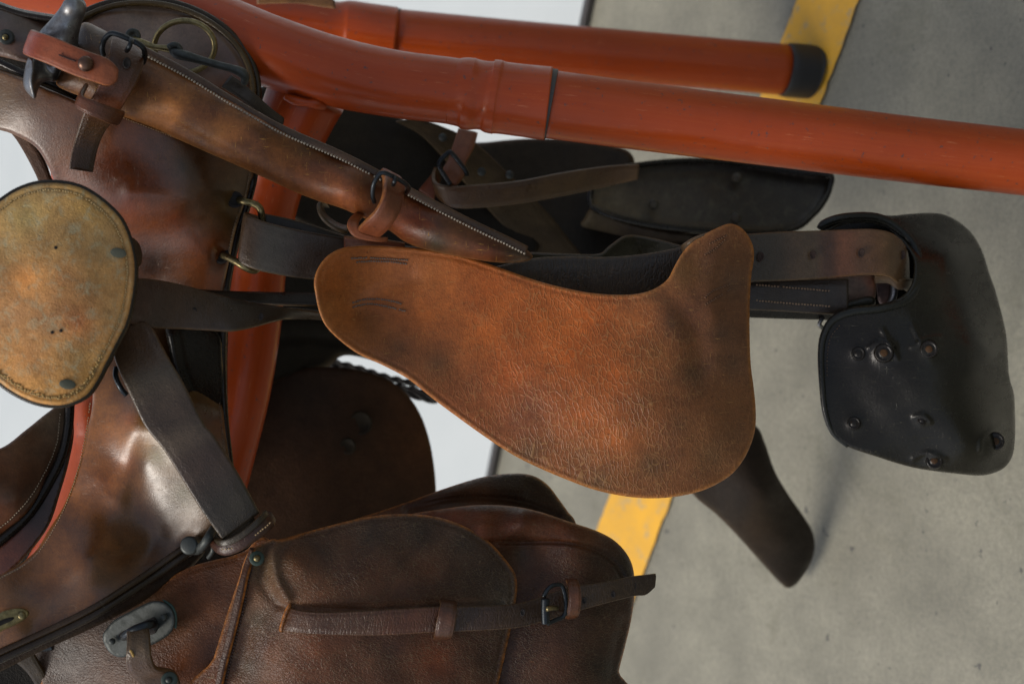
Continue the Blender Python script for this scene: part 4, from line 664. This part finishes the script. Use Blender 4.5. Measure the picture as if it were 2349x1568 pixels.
gus, gf = sheet('gusset', C4([(60, 500), (300, 400), (600, 320), (850, 240), (1100, 150), (1300, 90), (1450, 72), (1560, 82), (1640, 130), (1700, 205), (1750, 275), (1795, 345), (1850, 600), (1500, 700), (600, 700)]),
    C4([(300, 400, 1.13), (850, 250, 1.16), (1300, 100, 1.19), (1560, 90, 1.21), (1750, 280, 1.21), (1400, 250, 1.175), (1100, 300, 1.14), (800, 500, 1.13), (1500, 500, 1.16)]), L_bag, [(1000, 1140, (76, 44, 30)), (1200, 1100, (46, 34, 30)), (1250, 1150, (54, 38, 32)), (1100, 1160, (84, 50, 34)), (850, 1190, (110, 66, 42))], bg_, thick=.006, grid=5, er=18, eh=.006, crk=.4, edgew=4,
    relief=[(C4([(900, 260), (1100, 215), (1300, 205), (1500, 225), (1700, 300)]), 9, .005), (C4([(1000, 200), (1250, 150), (1500, 160)]), 20, -.005)])
frt, rf = sheet('bag_front', C4([(700, 340), (900, 290), (1050, 265), (1250, 240), (1450, 245), (1600, 275), (1750, 325), (1900, 375), (2000, 430), (2070, 510), (2100, 600), (2102, 720), (2085, 850), (2050, 1000), (2020, 1120), (2000, 1260), (900, 1260), (700, 800)]),
    C4([(900, 300, 1.115), (1250, 250, 1.125), (1450, 250, 1.135), (1300, 330, 1.105), (1500, 340, 1.105), (1750, 350, 1.12), (1950, 410, 1.14), (1800, 430, 1.115), (1500, 440, 1.125), (1700, 550, 1.12), (1900, 600, 1.125), (2080, 600, 1.15), (1600, 800, 1.11), (1900, 850, 1.118), (2060, 900, 1.14), (1500, 1150, 1.105), (1900, 1150, 1.12), (2020, 1180, 1.14), (1000, 1000, 1.11)]), L_bag,
    C4([(1100, 330, (130, 64, 34)), (1300, 300, (120, 60, 34)), (1400, 370, (100, 48, 28)), (1700, 370, (120, 64, 36)), (1850, 420, (106, 62, 40)), (1300, 250, (62, 40, 32)), (1500, 500, (58, 44, 38)), (1700, 500, (72, 40, 32)), (1900, 550, (60, 40, 34)), (2060, 600, (40, 32, 30)), (1600, 900, (66, 42, 34)), (1800, 900, (62, 40, 33)), (1700, 1100, (74, 44, 34)), (1950, 1100, (46, 34, 30)), (1800, 700, (70, 50, 44))]), bg_, thick=.008, grid=4.5, er=16, eh=.006, crk=.6, edgew=4,
    relief=[(C4([(1330, 440), (1500, 436), (1700, 437), (1850, 462), (1960, 515), (2030, 590), (2055, 680)]), 7, .004), (C4([(1380, 458), (1700, 455), (1840, 480), (1940, 530), (2010, 600)]), 4, -.0016), (C4([(1850, 478), (1930, 510), (1990, 560), (2030, 620)]), 3, .0012),
            (C4([(2055, 850), (2010, 1000), (1980, 1189)]), 12, .003), (C4([(1050, 290), (1300, 270), (1500, 290)]), 12, -.003)])
flp, pf2 = sheet('bag_flap', C4([(0, 640), (30, 540), (62, 480), (120, 448), (180, 418), (215, 425), (280, 412), (400, 372), (560, 330), (700, 300), (880, 286), (1050, 302), (1200, 352), (1330, 432), (1420, 530), (1468, 600), (1480, 670), (1472, 750), (1445, 900), (1412, 1050), (1380, 1189), (1365, 1280), (-190, 1280), (-130, 1050), (-60, 820)]),
    C4([(60, 500, 1.075), (180, 430, 1.085), (400, 380, 1.09), (880, 300, 1.095), (1200, 360, 1.10), (1420, 540, 1.105), (1475, 700, 1.105), (1420, 1000, 1.10), (1380, 1250, 1.10), (300, 550, 1.068), (700, 500, 1.075), (1100, 600, 1.085), (150, 700, 1.07), (100, 560, 1.078), (600, 850, 1.062), (1000, 850, 1.075), (1300, 850, 1.092), (0, 900, 1.075), (-100, 1200, 1.08), (300, 1150, 1.062), (800, 1150, 1.07), (1200, 1150, 1.088)]), L_bag,
    C4([(100, 520, (128, 106, 96)), (160, 560, (112, 90, 80)), (250, 480, (74, 48, 38)), (320, 560, (120, 72, 44)), (450, 480, (66, 46, 40)), (700, 400, (62, 48, 44)), (950, 380, (62, 48, 44)), (1200, 450, (62, 48, 44)), (700, 600, (92, 54, 38)), (1000, 600, (94, 56, 40)), (1250, 650, (58, 42, 40)), (450, 700, (96, 58, 42)), (50, 700, (112, 72, 54)), (100, 850, (92, 78, 74)), (150, 1000, (108, 62, 44)), (50, 1100, (76, 60, 54)), (400, 1000, (110, 60, 40)), (600, 1100, (84, 50, 38)), (800, 1000, (72, 46, 38)), (1050, 1050, (112, 56, 36)), (1250, 1000, (76, 48, 40)), (1350, 1100, (70, 46, 38)), (300, 1150, (104, 60, 42)), (-100, 1150, (120, 70, 50)), (-60, 900, (118, 70, 50)), (1400, 750, (86, 76, 74))]), bg_, thick=.0055, grid=4.5, crk=.9, edgew=8, noise=.0004,
    relief=[(C4([(150, 800), (90, 850), (40, 960), (0, 1100)]), 20, .003), (C4([(215, 440), (190, 500), (200, 620), (260, 740)]), 12, -.004), (C4([(130, 450), (110, 540), (130, 650), (200, 760)]), 14, .003), (C4([(300, 412), (420, 390), (560, 352), (700, 322), (880, 308), (1040, 324), (1190, 372), (1310, 448), (1395, 540), (1440, 610), (1452, 680), (1442, 750), (1415, 900), (1382, 1050), (1350, 1189)]), 3.5, .0010),
            (C4([(230, 770), (600, 790), (1050, 770), (1400, 755)]), 9, .0025)])
# side seam of the flap
ribbon('side_seam', C3([(1432, 790, 1.075), (1400, 880, 1.075), (1378, 960, 1.073), (1345, 1080, 1.072), (1305, 1260, 1.073), (1262, 1430, 1.075), (1225, 1600, 1.077)]), C3([(1455, 800, 1.074), (1432, 890, 1.073), (1412, 960, 1.071), (1388, 1080, 1.070), (1345, 1260, 1.071), (1300, 1430, 1.073), (1262, 1600, 1.075)]), L_bag, (72, 44, 34), bg_, .005)
stitches('seam_stitching', C3([(1440, 900), (1422, 970), (1400, 1060), (1395, 1120), (1360, 1250), (1325, 1400), (1285, 1568)]), pf2, M_thread, (62, 44, 38), bg_, 7.5, 5, .0009, .0004)
lathe('rivet_ring', C3([(1465, 852, 1.068)])[0], washer(.0056, .0010), M_green, (28, 50, 42), bg_); lathe('rivet', C3([(1465, 852, 1.066)])[0], dome(.0026, .002), M_brass, parent=bg_)
# long bag strap with buckle
bs = thing('bag_strap', 'long narrow dark brown strap buckled across the front of the saddle bag', 'strap', (1480, 1340, 1.1))
ribbon('strap', C4([(262, 772, 1.068), (320, 795, 1.058), (450, 806, 1.053), (700, 797, 1.053), (900, 785, 1.056), (1070, 778, 1.06), (1200, 776, 1.064), (1350, 772, 1.068), (1470, 762, 1.075), (1560, 740, 1.082), (1680, 698, 1.09), (1820, 665, 1.094), (1950, 645, 1.10), (2080, 618, 1.11), (2160, 608, 1.116), (2212, 602, 1.12)]), C4([(226, 908, 1.068), (270, 912, 1.058), (420, 924, 1.053), (700, 930, 1.053), (900, 922, 1.056), (1060, 912, 1.06), (1200, 908, 1.064), (1350, 900, 1.068), (1480, 890, 1.075), (1600, 862, 1.082), (1740, 822, 1.09), (1860, 785, 1.094), (1980, 752, 1.10), (2100, 722, 1.11), (2160, 716, 1.116), (2206, 676, 1.12)]), L_strap,
    C4([(300, 850, (92, 58, 44)), (600, 860, (86, 54, 40)), (900, 860, (96, 54, 38)), (1250, 850, (70, 46, 38)), (1500, 820, (66, 44, 36)), (1900, 710, (70, 50, 38)), (2150, 660, (58, 42, 36))]), bs, .0036, crk=.7, edgew=.1)
ribbon('keeper', C4([(1066, 745, 1.072), (1072, 762, 1.058), (1062, 810, 1.052), (1050, 870, 1.052), (1040, 920, 1.056), (1036, 945, 1.068)]), C4([(1162, 760, 1.072), (1160, 778, 1.058), (1158, 820, 1.052), (1150, 880, 1.052), (1140, 925, 1.056), (1130, 945, 1.068)]), L_strap, (92, 56, 42), bs, .0035)
sheet('strap_slot', C4([(270, 762), (282, 770), (262, 830), (240, 905), (226, 912), (216, 900), (232, 840), (250, 790)]), [(650, 1400, 1.0605), (660, 1440, 1.0605), (640, 1440, 1.0605)], L_bag, (48, 30, 26), bs, thick=.005, grid=3)
tube('buckle_bar', C4([(1630, 735, 1.066), (1629, 800, 1.066), (1632, 868, 1.066)]), .0032, M_steel, parent=bs, nseg=16)
tube('buckle_frame', C4([(1622, 725, 1.07), (1640, 690, 1.07), (1670, 665, 1.072), (1710, 662, 1.075), (1728, 690, 1.076), (1738, 740, 1.076), (1738, 800, 1.076), (1722, 832, 1.076), (1690, 846, 1.074), (1640, 868, 1.07)]), .0017, M_steel, parent=bs, nseg=12)
tube('buckle_prong', C4([(1636, 790, 1.062), (1665, 784, 1.066), (1690, 786, 1.074)]), .0020, M_brass, parent=bs, nseg=10)
ribbon('keeper', C4([(1735, 640, 1.092), (1745, 655, 1.08), (1752, 700, 1.073), (1750, 760, 1.073), (1742, 810, 1.076), (1735, 835, 1.088)]), C4([(1800, 640, 1.092), (1808, 655, 1.08), (1820, 700, 1.074), (1820, 760, 1.074), (1812, 808, 1.078), (1800, 828, 1.09)]), L_strap, (104, 60, 40), bs, .0035)
for x, y, d in C4([(1510, 808, 1.0755), (1835, 745, 1.0925), (1990, 712, 1.1005), (2100, 668, 1.111)]): lathe('strap_hole', (x, y, d - .0015), [(.0026, 0), (.0026, .0006), (.002, .0008), (.0016, .0002)], M_hole, (22, 16, 14), bs, sq=(1, .7))
# plate with staple and leather tab on the bag side
pl = thing('staple_plate', 'grey oval metal plate with a staple and small leather tab riveted to the bag side', 'metal plate', (340, 1500, 1.07))
plate('base_plate', C3([(600, 1262), (650, 1205), (720, 1165), (800, 1124), (860, 1098), (915, 1096), (965, 1122), (996, 1178), (994, 1240), (960, 1290), (900, 1328), (820, 1368), (750, 1400), (690, 1416), (630, 1392), (594, 1338), (586, 1295)]), 1.085, M_plate, (128, 128, 128), pl, .0022, ctrl=[(240, 1440, 1.088), (400, 1400, 1.078), (320, 1450, 1.084)])
plate('verdigris', C3([(925, 1085), (985, 1118), (1010, 1180), (1006, 1250), (990, 1235), (975, 1150)]), 1.083, M_green, (30, 58, 50), pl, .0015, ctrl=[(240, 1440, 1.090), (400, 1400, 1.080), (320, 1450, 1.086)])
plate('slot', C3([(680, 1282), (760, 1240), (860, 1192), (884, 1190), (898, 1215), (896, 1262), (870, 1285), (780, 1300), (700, 1322)]), 1.083, M_hole, (30, 24, 22), pl, .001, ctrl=[(240, 1440, 1.0872), (400, 1400, 1.0772), (320, 1450, 1.0832)])
tube('staple', C3([(700, 1302, 1.084), (712, 1290, 1.070), (760, 1262, 1.064), (820, 1240, 1.064), (866, 1225, 1.068), (882, 1232, 1.076), (886, 1250, 1.084)]), [.0022, .0026, .0034, .0036, .0034, .0030, .0022], M_steel, parent=pl, nseg=14)
for x, y, d in C3([(935, 1187, 1.0765), (640, 1325, 1.084)]): lathe('plate_rivet', (x, y, d), dome(.0025, .0016), M_plate, parent=pl)
ribbon('leather_tab', C3([(728, 1300, 1.078), (722, 1275, 1.066), (726, 1310, 1.058), (722, 1380, 1.052), (718, 1440, 1.054), (735, 1500, 1.062), (790, 1560, 1.075), (830, 1640, 1.082)]), C3([(848, 1270, 1.078), (846, 1250, 1.066), (856, 1290, 1.058), (860, 1360, 1.052), (868, 1420, 1.054), (900, 1478, 1.062), (1000, 1500, 1.075), (1040, 1600, 1.082)]), L_strap, [(320, 1480, (104, 84, 72)), (330, 1540, (96, 66, 56)), (370, 1550, (80, 54, 46))], pl, .005, crk=.4)
lathe('rivet_ring', C3([(966, 1545, 1.068)])[0], washer(.0062, .0012), M_green, (40, 54, 48), pl); lathe('rivet', C3([(962, 1545, 1.066)])[0], dome(.0024, .002), M_plate, parent=pl)
tube('tab_thread', C3([(745, 1375, 1.050), (756, 1395, 1.049), (762, 1410, 1.050)]), .001, M_thread, (150, 120, 60), pl, nseg=6)
# things under the saddle, bottom left corner
q = thing('hanging_tab', 'dull dark leather tab in the shadow under the lower saddle edge', 'strap', (100, 1560, 1.14))
ribbon('tab', C3([(80, 1430, 1.12), (150, 1490, 1.13), (200, 1568, 1.14), (240, 1650, 1.15)]), C3([(190, 1380, 1.12), (240, 1470, 1.13), (280, 1540, 1.14), (330, 1640, 1.15)]), L_strap, (70, 56, 46), q, .005)
tube('metal_loop', C3([(220, 1360, 1.11), (262, 1356, 1.11), (302, 1350, 1.11)]), .0035, M_steel, parent=q, nseg=10)
# ------------------------------------------------------------------ the far side of the saddle
far = thing('far_flap', 'broad almost black leather flap with two raised rings on the far side below the crossbar', 'leather flap', (900, 1240, 1.42))
fl, flf = sheet('flap', U([(470, 1120), (520, 1000), (560, 900), (640, 858), (720, 842), (800, 845), (870, 862), (925, 895), (962, 945), (984, 1005), (996, 1070), (1001, 1140), (1003, 1260), (960, 1340), (500, 1340)]), [(540, 1000, 1.37), (800, 860, 1.40), (980, 1000, 1.43), (995, 1200, 1.42), (700, 1100, 1.36), (600, 1300, 1.34)], L_dark, [(700, 900, (46, 35, 31)), (800, 1000, (60, 43, 36)), (700, 1100, (70, 48, 38)), (960, 1000, (84, 54, 38)), (850, 1150, (64, 44, 36))], far, thick=.006, grid=7)
for x, y, r in D5([(800, 945, 36), (735, 1062, 24)]):
    lathe('raised_ring', (x, y, flf([(x, y)])[0] - .001), [(.0003 * r + .001, 0), (.0003 * r + .0006, .0010), (.0003 * r - .0005, .0016), (.0003 * r - .002, .0008), (.0003 * r - .003, .0002)], L_dark, (42, 36, 30), far)
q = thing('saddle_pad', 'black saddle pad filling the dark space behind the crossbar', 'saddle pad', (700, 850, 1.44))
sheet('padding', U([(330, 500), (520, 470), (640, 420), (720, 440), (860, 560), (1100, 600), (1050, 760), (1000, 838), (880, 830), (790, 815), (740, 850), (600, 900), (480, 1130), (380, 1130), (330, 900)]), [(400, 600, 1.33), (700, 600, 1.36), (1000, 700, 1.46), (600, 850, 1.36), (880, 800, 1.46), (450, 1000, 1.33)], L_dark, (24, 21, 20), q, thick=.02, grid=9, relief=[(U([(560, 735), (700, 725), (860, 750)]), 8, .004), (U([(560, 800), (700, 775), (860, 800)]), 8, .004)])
q = thing('cord_girth', 'girth of twisted black cords with the white wall showing through its gaps', 'girth', (900, 880, 1.5))
def cord(pts, r=.0024, tw=9):
    p = resample(cat(np.array(pts, float), 5), 3.0); w3 = P(p); V = []; Fc = []
    L = np.r_[0, np.cumsum(np.linalg.norm(np.diff(w3, axis=0), axis=1))]
    for s in (0, math.pi):
        a = L / .0042 + s; c = w3 + np.outer(np.cos(a), [r * .6, 0, 0]) + np.outer(np.sin(a), [0, 0, r * .6]); v, f, _ = sweep(c, r * .8, 7); b = len(V); V += list(v); Fc += [tuple(k + b for k in g) for g in f]
    return link('cord', V, Fc, M_cord, q, None, lin((30, 27, 26)), 0, 0)
for k in range(5):
    cord([(600 + 10 * k, 790 + 14 * k, 1.47), (800, 838 + 11 * k, 1.475), (900, 868 + 13.5 * k, 1.48), (1000, 888 + 16 * k, 1.485)] if k < 3 else [(780, 850 + 6 * (k - 3), 1.474), (860, 872 + 10 * (k - 3), 1.478), (1000, 905 + 8 * (k - 3), 1.484)], .0026 if k < 3 else .0020)
q = thing('far_fender', 'dark far-side leather flap seen in the gap beneath the orange front leg', 'leather flap', (900, 560, 1.4))
sheet('flap', U([(560, 300), (570, 210), (700, 200), (850, 250), (960, 285), (1025, 312), (1075, 380), (1100, 430), (1240, 560), (1100, 620), (850, 560), (640, 480)]), [(700, 300, 1.33), (950, 300, 1.36), (800, 450, 1.34), (1100, 590, 1.36)], L_dark, [(800, 330, (44, 40, 38)), (950, 400, (30, 27, 25)), (1000, 540, (24, 21, 20))], q, thick=.005, grid=7)
q = thing('far_wide_strap', 'wide olive brown strap slanting down behind the sheath in the dark gap', 'strap', (1280, 590, 1.38))
ribbon('strap', D1([(840, 780, 1.34), (1000, 830, 1.345), (1230, 945, 1.35), (1490, 1190, 1.36), (1700, 1400, 1.37), (1860, 1600, 1.38), (2000, 1760, 1.39)]), D1([(700, 800, 1.34), (850, 880, 1.345), (985, 1010, 1.35), (1200, 1260, 1.36), (1400, 1480, 1.37), (1560, 1660, 1.38), (1700, 1820, 1.39)]), L_dark, [(980, 300, (66, 54, 42)), (1100, 420, (70, 58, 46)), (1230, 520, (58, 48, 38))], q, .005, crk=.2)
for x, y, d in D1([(1010, 905, 1.335), (1265, 1130, 1.345), (1450, 1150, 1.345)]): lathe('strap_stud', (x, y, d), dome(.0040, .002), M_plate, parent=q)
q = thing('far_buckle_strap', 'thin tan brown strap with a wire buckle curving right behind the sheath', 'strap', (1440, 410, 1.33))
ribbon('strap', D1([(960, 1100, 1.325), (945, 1150, 1.315), (960, 1200, 1.305), (1050, 1225, 1.30), (1200, 1218, 1.30), (1500, 1192, 1.305), (1800, 1135, 1.315), (2100, 1092, 1.325), (2300, 1082, 1.33)]), D1([(990, 1180, 1.335), (975, 1230, 1.325), (985, 1300, 1.315), (1060, 1360, 1.31), (1200, 1370, 1.31), (1500, 1340, 1.315), (1800, 1290, 1.325), (2100, 1225, 1.335), (2290, 1180, 1.34)]), L_strap, [(1000, 430, (100, 70, 50)), (1150, 440, (84, 62, 46)), (1300, 410, (92, 70, 50)), (1440, 390, (98, 72, 52))], q, .0045)
ribbon('short_end', D1([(1250, 830, 1.33), (1180, 960, 1.322), (1110, 1080, 1.32), (1030, 1190, 1.325)]), D1([(1120, 860, 1.33), (1070, 980, 1.322), (990, 1090, 1.32), (880, 1210, 1.325)]), L_red, (120, 66, 42), q, .004) if 0 else None
ribbon('short_end', D1([(1110, 850, 1.335), (1075, 960, 1.325), (1040, 1060, 1.318), (1010, 1120, 1.312), (1060, 1215, 1.306)]), D1([(1240, 880, 1.335), (1215, 970, 1.325), (1160, 1080, 1.318), (1150, 1160, 1.312), (1100, 1222, 1.306)]), L_red, (134, 76, 50), q, .004)
tube('buckle', D1([(1060, 1215, 1.30), (1005, 1130, 1.30), (985, 1090, 1.30), (1000, 1050, 1.30), (1050, 1005, 1.30), (1075, 1015, 1.30), (1150, 1110, 1.30), (1168, 1150, 1.305)]), .0022, M_steel, parent=q, nseg=10)
ribbon('lower_end', D1([(850, 1250, 1.325), (900, 1190, 1.322), (960, 1120, 1.32)]), D1([(950, 1320, 1.325), (970, 1250, 1.322), (985, 1190, 1.32)]), L_red, (112, 56, 36), q, .004)
q = thing('far_holster', 'dark rounded leather holder behind the tan brown strap, under the orange leg', 'holder', (1440, 400, 1.48))
sheet('holder_body', U([(1000, 345), (1120, 326), (1220, 318), (1320, 322), (1400, 334), (1440, 346), (1456, 370), (1450, 400), (1420, 440), (1420, 500), (1600, 560), (1560, 640), (1150, 640), (1060, 480)]), [(1080, 350, 1.44), (1440, 370, 1.47), (1250, 450, 1.45), (1450, 580, 1.43)], L_dark, [(1200, 360, (40, 33, 29)), (1400, 360, (44, 36, 32)), (1400, 560, (28, 25, 24))], q, thick=.02, er=14, eh=.008, grid=7)
hd2 = thing('far_stirrup_hood', 'dusty black stirrup hood lying open side up behind the punched strap', 'stirrup hood', (1600, 540, 1.5))
h2_ol = D2([(60, 530), (70, 450), (120, 390), (200, 355), (330, 330), (520, 312), (720, 312), (950, 335), (1200, 372), (1325, 385), (1325, 450), (1290, 530), (1230, 600), (1150, 662), (1000, 690), (850, 686), (600, 672), (400, 650), (220, 612), (110, 572)])
h2, h2f = sheet('hood_leather', h2_ol, D2([(70, 500, 1.40), (400, 340, 1.45), (800, 330, 1.47), (1300, 400, 1.47), (700, 500, 1.44), (300, 480, 1.425), (1100, 550, 1.45), (700, 670, 1.42), (1150, 650, 1.44)]), L_dusty, D2([(300, 450, (66, 60, 62)), (700, 400, (50, 42, 42)), (900, 550, (40, 34, 32)), (1200, 450, (44, 38, 36)), (200, 500, (100, 94, 94))]), hd2, thick=.005, grid=6, er=20, eh=-.01)
tube('rolled_rim', [(x, y, d) for (x, y), d in zip(h2_ol, (1.395, 1.40, 1.41, 1.42, 1.43, 1.44, 1.45, 1.46, 1.46, 1.46, 1.46, 1.455, 1.45, 1.44, 1.425, 1.415, 1.405, 1.40, 1.395, 1.395))], .0030, L_black, (52, 50, 52), hd2, nseg=14, closed=True)
for x, y in D2([(395, 540), (830, 612), (835, 400)]): lathe('hood_rivet', (x, y, h2f([(x, y)])[0] - .012), dome(.0055, .0022), L_dusty, (62, 56, 48), hd2)
sheet('hood_side', D2([(-200, 700), (0, 640), (60, 560), (120, 575), (240, 620), (420, 665), (620, 690), (900, 702), (1000, 760), (700, 850), (200, 900), (-100, 860)]), D2([(0, 650, 1.44), (400, 700, 1.43), (900, 720, 1.45), (400, 850, 1.46)]), L_dark, D2([(50, 640, (72, 64, 58)), (300, 700, (40, 32, 30)), (700, 720, (38, 32, 30))]), hd2, thick=.006, grid=7, er=16, eh=.006)
q = thing('far_lower_flap', 'dark rolled leather flap pointing down at the floor below the tan flap', 'leather flap', (1810, 1330, 1.56))
sheet('flap', D3([(250, 200), (420, 180), (555, 260), (600, 350), (650, 490), (720, 610), (790, 710), (838, 790), (852, 870), (835, 945), (795, 1015), (752, 1066), (712, 1080), (672, 1050), (580, 950), (450, 805), (350, 705), (240, 612), (160, 480)]), D3([(300, 300, 1.42), (520, 300, 1.44), (400, 600, 1.455), (620, 620, 1.455), (720, 650, 1.51), (540, 800, 1.50), (700, 850, 1.525), (840, 850, 1.56), (720, 1060, 1.575), (580, 940, 1.55), (330, 690, 1.49)]), L_dark, [(1700, 1150, (38, 30, 28)), (1750, 1200, (46, 34, 28)), (1820, 1280, (34, 27, 25))], q, thick=.008, grid=7, er=16, eh=.008)
q = thing('upper_leather_scrap', 'small rough brown leather end above the rear leg at the top edge', 'leather end', (740, 10, 1.4))
ribbon('end', U([(590, -40, 1.4), (680, -20, 1.4), (735, -12, 1.4), (768, 2, 1.4)]), U([(590, 10, 1.4), (680, 8, 1.4), (735, 16, 1.4), (770, 20, 1.4)]), L_sheath, (96, 66, 46), q, .006)
